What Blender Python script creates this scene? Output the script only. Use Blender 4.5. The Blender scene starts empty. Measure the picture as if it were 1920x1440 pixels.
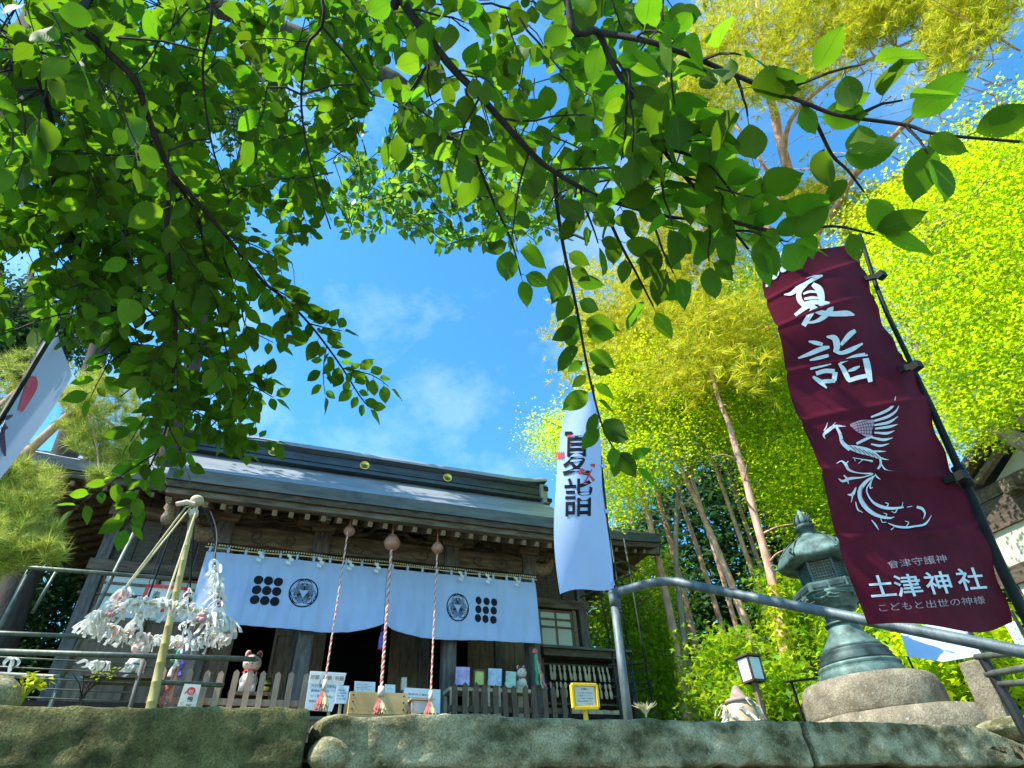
import bpy, math, random
import numpy as np
from mathutils import Vector, Matrix, noise
from mathutils.bvhtree import BVHTree
random.seed(7); RNG = np.random.default_rng(11)
scene = bpy.context.scene
COL = scene.collection
# ------------------------------------------------------------------ camera (eye at z = 0)
PW, PH = 1920.0, 1440.0
FPX = 1115.0
def _ray(px, py): return Vector((px - PW/2, -(py - PH/2), -FPX)).normalized()
_X = _ray(4336, 1418); _Z = _ray(875, -650); _Y = _Z.cross(_X).normalized(); _Z = _X.cross(_Y).normalized()
RW = Matrix((_X, _Y, _Z))                      # camera vector -> world vector
cam_d = bpy.data.cameras.new('camera'); cam = bpy.data.objects.new('camera', cam_d); COL.objects.link(cam)
cam.matrix_world = RW.to_4x4()
cam_d.sensor_fit = 'HORIZONTAL'; cam_d.sensor_width = 36.0; cam_d.lens = 36.0*FPX/PW
cam_d.clip_start = 0.05; cam_d.clip_end = 3000
scene.camera = cam
def rd(px, py): return RW @ _ray(px, py)
def at(px, py, y):                              # photo pixel -> point on the plane at depth y
    d = rd(px, py); return d * (y / d.y)
def ph(px, py, h):                              # photo pixel -> point at ground distance h
    d = rd(px, py); return d * (h / math.hypot(d.x, d.y))
def pdist(px, py, r): return rd(px, py) * r     # photo pixel -> point at range r
RWT = RW.transposed()
def proj(p):
    c = RWT @ Vector(p)
    if c.z >= -1e-4: return (-9999, -9999)
    return (PW/2 + FPX*c.x/-c.z, PH/2 - FPX*c.y/-c.z)
# ------------------------------------------------------------------ sky, sun, exposure
SUN = Vector((-0.58, -0.06, 0.81)).normalized()  # towards the sun: high on the left
SUN_EL = math.asin(SUN.z); SUN_AZ = math.atan2(SUN.x, SUN.y)
world = bpy.data.worlds.new('World'); scene.world = world; world.use_nodes = True
wn, wl = world.node_tree.nodes, world.node_tree.links
wn.clear()
w_out = wn.new('ShaderNodeOutputWorld'); w_bg = wn.new('ShaderNodeBackground')
w_sky = wn.new('ShaderNodeTexSky'); w_sky.sky_type = 'NISHITA'; w_sky.sun_disc = False
w_sky.sun_elevation = SUN_EL; w_sky.sun_rotation = SUN_AZ; w_sky.altitude = 500
w_sky.air_density = 1.0; w_sky.dust_density = 0.4; w_sky.ozone_density = 2.0
w_hsv = wn.new('ShaderNodeHueSaturation'); w_hsv.inputs['Saturation'].default_value = 1.25; w_hsv.inputs['Value'].default_value = 1.0
w_co = wn.new('ShaderNodeTexCoord'); w_map = wn.new('ShaderNodeMapping'); w_map.inputs['Scale'].default_value = (1.6, 1.0, 2.6)
w_map.inputs['Rotation'].default_value = (0.2, 0.5, 0.4)
w_no = wn.new('ShaderNodeTexNoise'); w_no.inputs['Scale'].default_value = 2.6; w_no.inputs['Detail'].default_value = 9; w_no.inputs['Roughness'].default_value = 0.62
w_no.inputs['Distortion'].default_value = 0.15
w_ra = wn.new('ShaderNodeValToRGB'); w_ra.color_ramp.elements[0].position = 0.50; w_ra.color_ramp.elements[1].position = 0.95
w_ra.color_ramp.elements[1].color = (0.30, 0.30, 0.30, 1)
w_mix = wn.new('ShaderNodeMix'); w_mix.data_type = 'RGBA'; w_mix.inputs[7].default_value = (6.5, 7.2, 7.8, 1)
w_tint = wn.new('ShaderNodeMix'); w_tint.data_type = 'RGBA'; w_tint.blend_type = 'MULTIPLY'; w_tint.inputs[0].default_value = 1.0; w_tint.inputs[7].default_value = (0.86, 1.24, 1.16, 1)
wl.new(w_sky.outputs[0], w_hsv.inputs['Color']); wl.new(w_hsv.outputs[0], w_tint.inputs[6]); wl.new(w_co.outputs['Generated'], w_map.inputs[0]); wl.new(w_map.outputs[0], w_no.inputs[0])
wl.new(w_no.outputs[0], w_ra.inputs[0]); wl.new(w_ra.outputs[0], w_mix.inputs[0]); wl.new(w_tint.outputs[2], w_mix.inputs[6])
wl.new(w_mix.outputs[2], w_bg.inputs[0]); w_bg.inputs[1].default_value = 0.15
wl.new(w_bg.outputs[0], w_out.inputs[0])
sun_d = bpy.data.lights.new('sun', 'SUN'); sun_d.energy = 4.3; sun_d.angle = math.radians(0.53); sun_d.color = (1.0, 0.94, 0.84)
sun_o = bpy.data.objects.new('sun', sun_d); COL.objects.link(sun_o)
sun_o.rotation_euler = (-SUN).to_track_quat('-Z', 'Y').to_euler(); sun_o.location = (-10, 4, 14)
scene.view_settings.view_transform = 'Standard'; scene.view_settings.look = 'None'
scene.view_settings.gamma = 1.0; scene.view_settings.use_curve_mapping = False
scene.view_settings.exposure = 1.25
scene.cycles.max_bounces = 8; scene.cycles.transparent_max_bounces = 8
scene.cycles.diffuse_bounces = 4; scene.cycles.transmission_bounces = 6; scene.cycles.glossy_bounces = 3

# ------------------------------------------------------------------ helpers
WM = {}                                         # world matrices of parents
class MB:
    def __init__(s): s.v = []; s.f = []; s.uv = None
    def add(s, v, f):
        b = len(s.v); s.v += [tuple(p) for p in v]; s.f += [tuple(i + b for i in q) for q in f]
    def box(s, c, d, rot=None, taper=1.0):
        c = Vector(c); v = []
        for z in (-1, 1):
            t = taper if z > 0 else 1.0
            for x, y in ((-1, -1), (1, -1), (1, 1), (-1, 1)):
                p = Vector((x*d[0]/2*t, y*d[1]/2*t, z*d[2]/2))
                if rot is not None: p = rot @ p
                v.append(c + p)
        s.add(v, [(3, 2, 1, 0), (4, 5, 6, 7), (0, 1, 5, 4), (1, 2, 6, 5), (2, 3, 7, 6), (3, 0, 4, 7)])
    def bbox(s, a, b):                          # axis-aligned by two corners
        a = Vector(a); b = Vector(b); s.box((a + b)/2, (abs(b.x-a.x), abs(b.y-a.y), abs(b.z-a.z)))
    def bar(s, a, b, w, h, up=(0, 0, 1)):
        a = Vector(a); b = Vector(b); d = b - a; L = d.length; d.normalize()
        x = d.cross(Vector(up))
        if x.length < 1e-4: x = d.cross(Vector((0, 1, 0)))
        x.normalize(); u = x.cross(d)
        s.box((a + b)/2, (w, L, h), Matrix((x, d, u)).transposed())
    def tube(s, pts, rad, n=8, cap=True):
        pts = [Vector(p) for p in pts]
        if not hasattr(rad, '__len__'): rad = [rad]*len(pts)
        base = len(s.v); m = len(pts)
        t = (pts[1] - pts[0]).normalized()
        x = t.orthogonal().normalized()
        for i, p in enumerate(pts):
            t2 = (pts[min(i+1, m-1)] - pts[max(i-1, 0)])
            t = t2.normalized() if t2.length > 1e-9 else t
            x = (x - t*x.dot(t)); x = x.normalized() if x.length > 1e-6 else t.orthogonal().normalized()
            y = t.cross(x)
            for k in range(n):
                a = 2*math.pi*k/n; s.v.append(tuple(p + (x*math.cos(a) + y*math.sin(a))*rad[i]))
        for i in range(m-1):
            for k in range(n):
                s.f.append((base+i*n+k, base+i*n+(k+1) % n, base+(i+1)*n+(k+1) % n, base+(i+1)*n+k))
        if cap:
            s.f.append(tuple(base + k for k in reversed(range(n)))); s.f.append(tuple(base+(m-1)*n+k for k in range(n)))
    def lathe(s, prof, n=24, c=(0, 0, 0), rot=0.0):
        c = Vector(c); base = len(s.v); m = len(prof)
        for r, z in prof:
            for k in range(n):
                a = rot + 2*math.pi*k/n; s.v.append((c.x + r*math.cos(a), c.y + r*math.sin(a), c.z + z))
        for i in range(m-1):
            for k in range(n):
                s.f.append((base+i*n+k, base+i*n+(k+1) % n, base+(i+1)*n+(k+1) % n, base+(i+1)*n+k))
        s.f.append(tuple(base+k for k in reversed(range(n)))); s.f.append(tuple(base+(m-1)*n+k for k in range(n)))
    def grid(s, fn, nu, nv):
        b = len(s.v)
        for j in range(nv+1):
            for i in range(nu+1): s.v.append(tuple(fn(i/nu, j/nv)))
        for j in range(nv):
            for i in range(nu):
                a = b + j*(nu+1) + i; s.f.append((a, a+1, a+nu+2, a+nu+1))
    def sphere(s, c, r, n=16, m=10):
        c = Vector(c); rr = r if hasattr(r, '__len__') else (r, r, r)
        def fn(u, v):
            a = 2*math.pi*u; t = math.pi*(v-.5)
            return (c.x + rr[0]*math.cos(a)*math.cos(t), c.y + rr[1]*math.sin(a)*math.cos(t), c.z + rr[2]*math.sin(t))
        s.grid(fn, n, m)
    def prism(s, poly, d):                      # polygon of 3-D points extruded along d
        d = Vector(d); n = len(poly); b = len(s.v)
        s.v += [tuple(Vector(p)) for p in poly] + [tuple(Vector(p) + d) for p in poly]
        s.f.append(tuple(b + i for i in range(n))); s.f.append(tuple(b + n + i for i in reversed(range(n))))
        for i in range(n): s.f.append((b+i, b+n+i, b+n+(i+1) % n, b+(i+1) % n))
    def mesh(s, name, smooth=False, origin=None):
        me = bpy.data.meshes.new(name)
        v = s.v if origin is None else [(p[0]-origin[0], p[1]-origin[1], p[2]-origin[2]) for p in s.v]
        me.from_pydata(v, [], s.f); me.update()
        if smooth: me.polygons.foreach_set('use_smooth', [True]*len(me.polygons))
        return me
    def build(s, name, m, parent=None, smooth=False, origin=None, bevel=0):
        me = s.mesh(name, smooth, origin)
        return link(name, me, m, parent, Matrix.Translation(origin) if origin is not None else Matrix(), bevel)
def link(name, me, m, parent=None, mw=None, bevel=0):
    o = bpy.data.objects.new(name, me)
    if m is not None and len(me.materials) == 0: me.materials.append(m)
    COL.objects.link(o); mw = mw if mw is not None else Matrix()
    if parent is not None:
        o.parent = parent; o.matrix_parent_inverse = WM.get(parent.name, Matrix()).inverted()
    o.matrix_basis = mw; WM[o.name] = mw
    if bevel:
        b = o.modifiers.new('bevel', 'BEVEL'); b.width = bevel; b.segments = 2; b.limit_method = 'ANGLE'
    return o
def thing(name, label, cat, loc, group=None):
    o = bpy.data.objects.new(name, None); COL.objects.link(o); o.empty_display_size = 0.2
    o.location = loc; WM[o.name] = Matrix.Translation(loc)
    return tag(o, label, cat, group)
def tag(o, label=None, cat=None, group=None, kind=None):
    if label: o['label'] = label
    if cat: o['category'] = cat
    if group: o['group'] = group
    if kind: o['kind'] = kind
    return o
def spline(pts, sub=6):
    pts = [np.array(p, float) for p in pts]; out = []
    P = [2*pts[0]-pts[1]] + pts + [2*pts[-1]-pts[-2]]
    for i in range(1, len(P)-2):
        p0, p1, p2, p3 = P[i-1:i+3]
        for k in range(sub):
            t = k/sub
            out.append(.5*((2*p1) + (-p0+p2)*t + (2*p0-5*p1+4*p2-p3)*t*t + (-p0+3*p1-3*p2+p3)*t**3))
    out.append(pts[-1]); return out
def lerp(a, b, t): return a + (b - a)*t
def inpoly(x, y, poly):
    c = False; n = len(poly); j = n-1
    for i in range(n):
        xi, yi = poly[i]; xj, yj = poly[j]
        if (yi > y) != (yj > y) and x < (xj-xi)*(y-yi)/(yj-yi) + xi: c = not c
        j = i
    return c

# ------------------------------------------------------------------ materials
def mat(name, col, col2=None, rough=0.6, scale=6.0, bump=0.15, bscale=None, metal=0.0, stretch=(1, 1, 1), var=0.18, detail=6, spec=0.4, lo=0.35, hi=0.65, col3=None, trans=0.0, coat=0.0, objvar=0.0, fine=0.0, fscale=70, lichen=None):
    m = bpy.data.materials.new(name); m.use_nodes = True
    n, l = m.node_tree.nodes, m.node_tree.links; b = n['Principled BSDF']
    tc = n.new('ShaderNodeTexCoord'); mp = n.new('ShaderNodeMapping'); mp.inputs['Scale'].default_value = stretch
    l.new(tc.outputs['Object'], mp.inputs[0])
    no = n.new('ShaderNodeTexNoise'); no.inputs['Scale'].default_value = scale; no.inputs['Detail'].default_value = detail; no.inputs['Roughness'].default_value = 0.6
    l.new(mp.outputs[0], no.inputs[0])
    ra = n.new('ShaderNodeValToRGB'); e = ra.color_ramp.elements
    c2 = col2 if col2 else tuple(min(1, c*(1+var)) for c in col); c1 = col if col2 else tuple(c*(1-var) for c in col)
    e[0].position = lo; e[0].color = (*c1, 1); e[1].position = hi; e[1].color = (*c2, 1)
    if col3:
        k = ra.color_ramp.elements.new(hi + .12); k.color = (*col3, 1)
    l.new(no.outputs[0], ra.inputs[0])
    out_col = ra.outputs[0]
    if fine:
        nf_ = n.new('ShaderNodeTexNoise'); nf_.inputs['Scale'].default_value = fscale; nf_.inputs['Detail'].default_value = 10; nf_.inputs['Roughness'].default_value = .75
        l.new(tc.outputs['Object'], nf_.inputs[0]); fr_ = n.new('ShaderNodeMapRange'); fr_.inputs[1].default_value = .35; fr_.inputs[2].default_value = .65; fr_.inputs[3].default_value = 1-fine; fr_.inputs[4].default_value = 1+fine
        l.new(nf_.outputs[0], fr_.inputs[0]); mu = n.new('ShaderNodeVectorMath'); mu.operation = 'SCALE'; l.new(out_col, mu.inputs[0]); l.new(fr_.outputs[0], mu.inputs['Scale']); out_col = mu.outputs[0]
    if lichen:
        for sc_, th, colr in ((26, .60, lichen), (13, .63, tuple(x*.16 for x in lichen))):
            ln = n.new('ShaderNodeTexNoise'); ln.inputs['Scale'].default_value = sc_; ln.inputs['Detail'].default_value = 9; ln.inputs['Roughness'].default_value = .7; l.new(tc.outputs['Object'], ln.inputs[0])
            lr = n.new('ShaderNodeMapRange'); lr.inputs[1].default_value = th; lr.inputs[2].default_value = th+.06; lr.inputs[4].default_value = .85; l.new(ln.outputs[0], lr.inputs[0])
            lm = n.new('ShaderNodeMix'); lm.data_type = 'RGBA'; l.new(lr.outputs[0], lm.inputs[0]); l.new(out_col, lm.inputs[6]); lm.inputs[7].default_value = (*colr, 1); out_col = lm.outputs[2]
    if objvar:
        oi = n.new('ShaderNodeObjectInfo'); hs = n.new('ShaderNodeHueSaturation'); mr = n.new('ShaderNodeMapRange')
        mr.inputs[3].default_value = 1-objvar; mr.inputs[4].default_value = 1+objvar
        l.new(oi.outputs['Random'], mr.inputs[0]); l.new(mr.outputs[0], hs.inputs['Value']); l.new(out_col, hs.inputs['Color']); out_col = hs.outputs[0]
    l.new(out_col, b.inputs['Base Color'])
    b.inputs['Roughness'].default_value = rough; b.inputs['Metallic'].default_value = metal
    b.inputs['Specular IOR Level'].default_value = spec
    if coat: b.inputs['Coat Weight'].default_value = coat
    if bump:
        n2 = n.new('ShaderNodeTexNoise'); n2.inputs['Scale'].default_value = bscale or scale*4; n2.inputs['Detail'].default_value = 8; n2.inputs['Roughness'].default_value = .65
        l.new(mp.outputs[0], n2.inputs[0]); bp = n.new('ShaderNodeBump'); bp.inputs['Strength'].default_value = bump; bp.inputs['Distance'].default_value = .02
        l.new(n2.outputs[0], bp.inputs['Height']); l.new(bp.outputs[0], b.inputs['Normal'])
    if trans:
        tr = n.new('ShaderNodeBsdfTranslucent'); mx = n.new('ShaderNodeMixShader'); mx.inputs[0].default_value = trans
        l.new(out_col, tr.inputs[0]); l.new(b.outputs[0], mx.inputs[1]); l.new(tr.outputs[0], mx.inputs[2])
        l.new(mx.outputs[0], n['Material Output'].inputs[0])
    return m
def leafmat(name, col, tcol, trans=0.5, hv=0.03, vv=0.35, rough=0.4, spec=0.4, veins=False, island=True):
    m = bpy.data.materials.new(name); m.use_nodes = True
    n, l = m.node_tree.nodes, m.node_tree.links; b = n['Principled BSDF']
    g = n.new('ShaderNodeNewGeometry'); oi = n.new('ShaderNodeObjectInfo')
    ad = n.new('ShaderNodeMath'); ad.operation = 'ADD'; fr = n.new('ShaderNodeMath'); fr.operation = 'FRACT'
    l.new(g.outputs['Random Per Island'], ad.inputs[0]); l.new(oi.outputs['Random'], ad.inputs[1]); l.new(ad.outputs[0], fr.inputs[0])
    mv = n.new('ShaderNodeMapRange'); mv.inputs[3].default_value = 1-vv; mv.inputs[4].default_value = 1+vv
    mh = n.new('ShaderNodeMapRange'); mh.inputs[3].default_value = .5-hv; mh.inputs[4].default_value = .5+hv
    f2 = n.new('ShaderNodeMath'); f2.operation = 'MULTIPLY'; f2.inputs[1].default_value = 7.31; f3 = n.new('ShaderNodeMath'); f3.operation = 'FRACT'
    l.new(fr.outputs[0], f2.inputs[0]); l.new(f2.outputs[0], f3.inputs[0]); l.new(fr.outputs[0], mv.inputs[0]); l.new(f3.outputs[0], mh.inputs[0])
    def tint(c):
        h = n.new('ShaderNodeHueSaturation'); l.new(mv.outputs[0], h.inputs['Value']); l.new(mh.outputs[0], h.inputs['Hue'])
        h.inputs['Color'].default_value = (*c, 1); return h
    h1, h2 = tint(col), tint(tcol); c1, c2 = h1.outputs[0], h2.outputs[0]
    if veins:
        uv = n.new('ShaderNodeUVMap'); sp = n.new('ShaderNodeSeparateXYZ'); l.new(uv.outputs[0], sp.inputs[0])
        def mth(op, a, bb=None, val=None):
            k = n.new('ShaderNodeMath'); k.operation = op
            if isinstance(a, (int, float)): k.inputs[0].default_value = a
            else: l.new(a, k.inputs[0])
            if bb is not None: l.new(bb, k.inputs[1])
            if val is not None: k.inputs[1].default_value = val
            return k.outputs[0]
        av = mth('ABSOLUTE', sp.outputs[1])
        ph_ = mth('SUBTRACT', mth('MULTIPLY', sp.outputs[0], val=9.0), mth('MULTIPLY', av, val=5.0))
        tri = mth('ABSOLUTE', mth('SUBTRACT', mth('FRACT', ph_), val=.5))
        side = mth('LESS_THAN', tri, val=.05); mid = mth('LESS_THAN', av, val=.035)
        vm = mth('MULTIPLY', mth('MAXIMUM', side, mid), val=.5)
        def vx(c, dst):
            k = n.new('ShaderNodeMix'); k.data_type = 'RGBA'; l.new(vm, k.inputs[0]); l.new(c, k.inputs[6]); k.inputs[7].default_value = (*dst, 1); return k.outputs[2]
        cb = n.new('ShaderNodeCombineXYZ'); l.new(mth('MULTIPLY', sp.outputs[0], val=1.6), cb.inputs[0]); l.new(mth('MULTIPLY', sp.outputs[1], val=.5), cb.inputs[1]); l.new(mth('MULTIPLY', fr.outputs[0], val=91.7), cb.inputs[2]); sn = n.new('ShaderNodeTexNoise'); sn.inputs['Scale'].default_value = 4.5; sn.inputs['Detail'].default_value = 2; l.new(cb.outputs[0], sn.inputs[0]); spot = mth('MULTIPLY', mth('GREATER_THAN', sn.outputs[0], val=.735), val=.8); hole = mth('GREATER_THAN', sn.outputs[0], val=.76)
        c1 = vx(c1, (.16, .24, .06)); c2 = vx(c2, tuple(x*.35 for x in tcol))
        vm = spot; c1 = vx(c1, (.13, .075, .02)); c2 = vx(c2, (.10, .06, .01))
        bp = n.new('ShaderNodeBump'); bp.inputs['Strength'].default_value = .22; bp.inputs['Distance'].default_value = .003
        l.new(tri, bp.inputs['Height']); l.new(bp.outputs[0], b.inputs['Normal'])
    l.new(c1, b.inputs['Base Color']); b.inputs['Roughness'].default_value = rough; b.inputs['Specular IOR Level'].default_value = spec
    tr = n.new('ShaderNodeBsdfTranslucent'); l.new(c2, tr.inputs[0])
    mx = n.new('ShaderNodeMixShader'); mx.inputs[0].default_value = trans
    l.new(b.outputs[0], mx.inputs[1]); l.new(tr.outputs[0], mx.inputs[2]); out_s = mx.outputs[0]
    if veins:
        tp = n.new('ShaderNodeBsdfTransparent'); m2 = n.new('ShaderNodeMixShader'); l.new(hole, m2.inputs[0]); l.new(out_s, m2.inputs[1]); l.new(tp.outputs[0], m2.inputs[2]); out_s = m2.outputs[0]
    l.new(out_s, n['Material Output'].inputs[0])
    return m
M = dict(
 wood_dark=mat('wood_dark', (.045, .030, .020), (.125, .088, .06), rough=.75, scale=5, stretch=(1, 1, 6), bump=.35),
 wood_beam=mat('wood_beam', (.060, .040, .024), (.20, .145, .092), rough=.75, scale=4, stretch=(.5, 3, 3), bump=.4),
 wood_post=mat('wood_post', (.06, .05, .045), (.16, .14, .125), rough=.7, scale=6, stretch=(3, 3, .5), bump=.35),
 wood_rafter=mat('wood_rafter', (.13, .085, .05), (.32, .23, .15), rough=.8, scale=6, stretch=(4, .6, 4), bump=.3),
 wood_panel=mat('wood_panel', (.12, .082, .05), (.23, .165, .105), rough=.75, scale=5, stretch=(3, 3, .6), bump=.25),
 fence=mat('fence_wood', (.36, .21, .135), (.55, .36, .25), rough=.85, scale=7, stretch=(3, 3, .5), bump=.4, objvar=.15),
 fence_shade=mat('shaded_fence_wood', (.075, .05, .035), (.15, .105, .075), rough=.85, scale=7, stretch=(3, 3, .5), bump=.4, objvar=.15),  # the brown fence wood again, tree shade put into a darker colour
 tan=mat('tan_wood', (.62, .39, .16), (.72, .48, .22), rough=.6, scale=3, stretch=(.4, 2, 4), bump=.08),
 pale_wood=mat('pale_wood', (.42, .32, .20), (.58, .46, .31), rough=.7, scale=5, stretch=(.5, 3, 3), bump=.12, objvar=.12),
 copper=mat('roof_copper', (.22, .25, .28), (.34, .37, .40), rough=.5, scale=1.4, stretch=(.5, 2, 2), bump=.10, bscale=30, metal=.35, spec=.4),
 copper_dark=mat('ridge_copper', (.045, .055, .065), (.085, .10, .115), rough=.45, scale=3, stretch=(.4, 3, 3), bump=.12, metal=.5),
 copper_green=mat('eave_copper', (.045, .060, .058), (.095, .115, .112), rough=.6, scale=4, stretch=(.4, 2, 2), bump=.15, metal=.3),
 gold=mat('gold', (.75, .52, .10), (.85, .62, .16), rough=.35, metal=.9, bump=.05),
 cloth=mat('shade_tinted_cloth', (.42, .54, .80), (.47, .59, .84), rough=.85, scale=2, bump=.12, bscale=260, trans=.10, spec=.1),  # white cloth; the blue of sky-lit shade is put into its colour
 ink=mat('black_ink', (.012, .014, .02), (.022, .024, .03), rough=.85, bump=0, spec=.1),
 redink=mat('red_ink', (.62, .05, .05), (.7, .09, .07), rough=.8, bump=0, spec=.1),
 pinkink=mat('pink_ink', (.70, .12, .20), (.78, .18, .26), rough=.8, bump=0, spec=.1),
 purpleink=mat('purple_ink', (.09, .06, .12), (.14, .10, .18), rough=.8, bump=0, spec=.1),
 maroon=mat('maroon_cloth', (.068, .003, .011), (.115, .008, .022), rough=.7, scale=4, bump=.18, bscale=220, trans=.2, spec=.10),
 silver=mat('pale_print', (.50, .58, .60), (.62, .70, .72), rough=.7, bump=0, scale=30, spec=.2),
 lilac=mat('lilac_print', (.34, .26, .33), (.42, .34, .40), rough=.7, bump=0, scale=60, spec=.2),
 fadeprint=mat('worn_print', (.22, .13, .15), (.46, .38, .40), rough=.7, bump=0, scale=90, spec=.2),
 iron=mat('black_iron', (.012, .013, .014), (.03, .032, .034), rough=.5, bump=.15, metal=.4),
 pole=mat('pole_black', (.006, .008, .007), (.016, .02, .018), rough=.6, bump=.05, spec=.15),
 galv=mat('galvanised_steel', (.075, .10, .11), (.17, .21, .22), rough=.55, scale=14, bump=.15, metal=.35, stretch=(1, 1, .4)),
 pipe=mat('scaffold_pipe', (.09, .105, .085), (.18, .20, .165), rough=.55, scale=12, bump=.12, metal=.45),
 pipe_dark=mat('dark_scaffold_pipe', (.014, .018, .016), (.04, .05, .045), rough=.6, scale=12, bump=.12, metal=.2),
 bronze=mat('bronze_patina', (.034, .062, .055), (.135, .225, .195), rough=.58, scale=6, bump=.35, metal=.2, col3=(.29, .40, .35), detail=11),
 bronze_dk=mat('bronze_dark', (.02, .032, .03), (.07, .11, .10), rough=.55, scale=6, bump=.15, metal=.4),
 stone=mat('wall_stone', (.085, .082, .032), (.36, .335, .19), rough=.95, scale=6.0, bump=1.0, bscale=45, col3=(.50, .47, .31), detail=13, lo=.40, hi=.58, stretch=(.7, 1, 1), fine=.55, fscale=95, lichen=(.46, .46, .34)),
 stone_moss=mat('mossy_wall_stone', (.050, .052, .014), (.185, .185, .070), rough=.97, scale=5.0, bump=1.0, bscale=45, col3=(.26, .28, .16), detail=13, lo=.38, hi=.60, fine=.6, fscale=100, lichen=(.20, .22, .10)),
 stone_pale=mat('pale_stone', (.12, .098, .06), (.29, .245, .165), rough=.9, scale=5, bump=.8, bscale=40, col3=(.44, .39, .29), detail=12, fine=.4, fscale=60, lichen=(.46, .44, .36)),
 rope_white=mat('rope_white', (.62, .52, .42), (.75, .66, .55), rough=.9, bump=.3, scale=60),
 rope_red=mat('rope_red', (.60, .14, .11), (.72, .26, .21), rough=.9, bump=.3, scale=60),
 straw=mat('straw', (.52, .44, .24), (.68, .60, .36), rough=.9, bump=.3, scale=30, stretch=(4, 4, .4)),
 cone_brown=mat('cone_brown', (.22, .165, .14), (.34, .26, .22), rough=.7, bump=.15, scale=12),
 bell=mat('bell_copper', (.34, .15, .09), (.50, .25, .16), rough=.5, metal=.25, bump=.1),
 bamboo=mat('bamboo', (.40, .33, .11), (.56, .48, .20), rough=.5, scale=8, bump=.12, stretch=(1, 1, .3), col3=(.25, .19, .09)),
 paper=mat('white_paper', (.86, .85, .80), (.92, .91, .88), rough=.9, scale=9, bump=.1, trans=.25, objvar=.10, spec=.1),
 paper_pink=mat('pink_paper', (.80, .42, .40), (.85, .56, .52), rough=.9, scale=9, bump=.1, trans=.25, objvar=.10, spec=.1),
 paper_shade=mat('shade_tinted_paper', (.62, .74, .82), (.70, .80, .86), rough=.8, scale=6, bump=.02, spec=.2),  # white paper with the bluish cast of shade put into its colour
 glass=mat('window_glass', (.50, .56, .52), (.60, .65, .60), rough=.25, bump=0, scale=1, spec=.6),
 plaster=mat('plaster', (.52, .48, .36), (.62, .58, .45), rough=.95, bump=.2),
 yellow=mat('yellow_frame', (.78, .50, .01), (.84, .57, .02), rough=.45, bump=.02),
 green_rib=mat('green_ribbon', (.02, .32, .17), (.04, .42, .24), rough=.7, bump=.1),
 purple_rib=mat('purple_ribbon', (.12, .08, .38), (.18, .12, .48), rough=.7, bump=.1),
 dog_white=mat('doll_white', (.72, .62, .52), (.80, .70, .60), rough=.6, bump=.03),
 doll_black=mat('doll_black', (.02, .018, .018), (.03, .026, .026), rough=.6, bump=0),
 doll_red=mat('doll_red', (.55, .03, .04), (.62, .05, .05), rough=.6, bump=0),
 bark_cherry=mat('cherry_bark', (.030, .026, .018), (.10, .095, .065), rough=.95, scale=9, bump=.8, stretch=(1, 1, .4)),
 bark_twig=mat('twig_bark', (.012, .010, .008), (.035, .03, .024), rough=.9, scale=30, bump=.3),
 bark_pine=mat('red_pine_bark', (.40, .20, .13), (.68, .43, .31), rough=.95, scale=7, bump=.8, stretch=(1, 1, .35), col3=(.72, .56, .44)),
 bark_maple=mat('maple_bark', (.22, .17, .14), (.46, .38, .31), rough=.95, scale=6, bump=.6, stretch=(1, 1, .4)),
 bark_dark=mat('cedar_bark', (.035, .026, .02), (.075, .058, .045), rough=.95, scale=8, bump=.6, stretch=(1, 1, .3)),
 ground=mat('gravel_ground', (.13, .125, .11), (.26, .25, .22), rough=.98, scale=30, bump=.6, bscale=90),
 soil=mat('forest_soil', (.03, .04, .015), (.08, .09, .035), rough=1, scale=3, bump=.6),
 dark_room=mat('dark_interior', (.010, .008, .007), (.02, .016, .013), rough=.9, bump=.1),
 lf_cherry=leafmat('cherry_leaf', (.055, .115, .009), (.165, .38, .008), trans=.5, vv=.45, hv=.02, rough=.55, spec=.12, veins=True),
 lf_lit=leafmat('sunlit_cherry_leaf', (.07, .15, .02), (.26, .50, .03), trans=.55, vv=.3, hv=.02, rough=.45),  # lit copy of the cherry leaf, sunlight put into a brighter colour
 lf_maple=leafmat('maple_leaf', (.30, .44, .008), (.62, .80, .008), trans=.55, vv=.32, hv=.03, rough=.6, spec=.15),
 lf_shrub=leafmat('shrub_leaf', (.17, .30, .010), (.40, .60, .012), trans=.5, vv=.4, hv=.03, rough=.55, spec=.2),
 lf_ivy=leafmat('ivy_leaf', (.42, .50, .010), (.7, .75, .01), trans=.4, vv=.3, hv=.02, rough=.55, spec=.2),
 lf_dark=leafmat('cedar_foliage', (.035, .085, .030), (.06, .14, .03), trans=.25, vv=.5, hv=.03, rough=.7, spec=.1),
 lf_pine=leafmat('pine_needles', (.40, .47, .085), (.55, .60, .09), trans=.3, vv=.6, hv=.02, rough=.55, spec=.25),
 lf_pine_r=leafmat('red_pine_needles', (.50, .51, .025), (.74, .70, .03), trans=.35, vv=.45, hv=.025, rough=.6, spec=.2),
)
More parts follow.
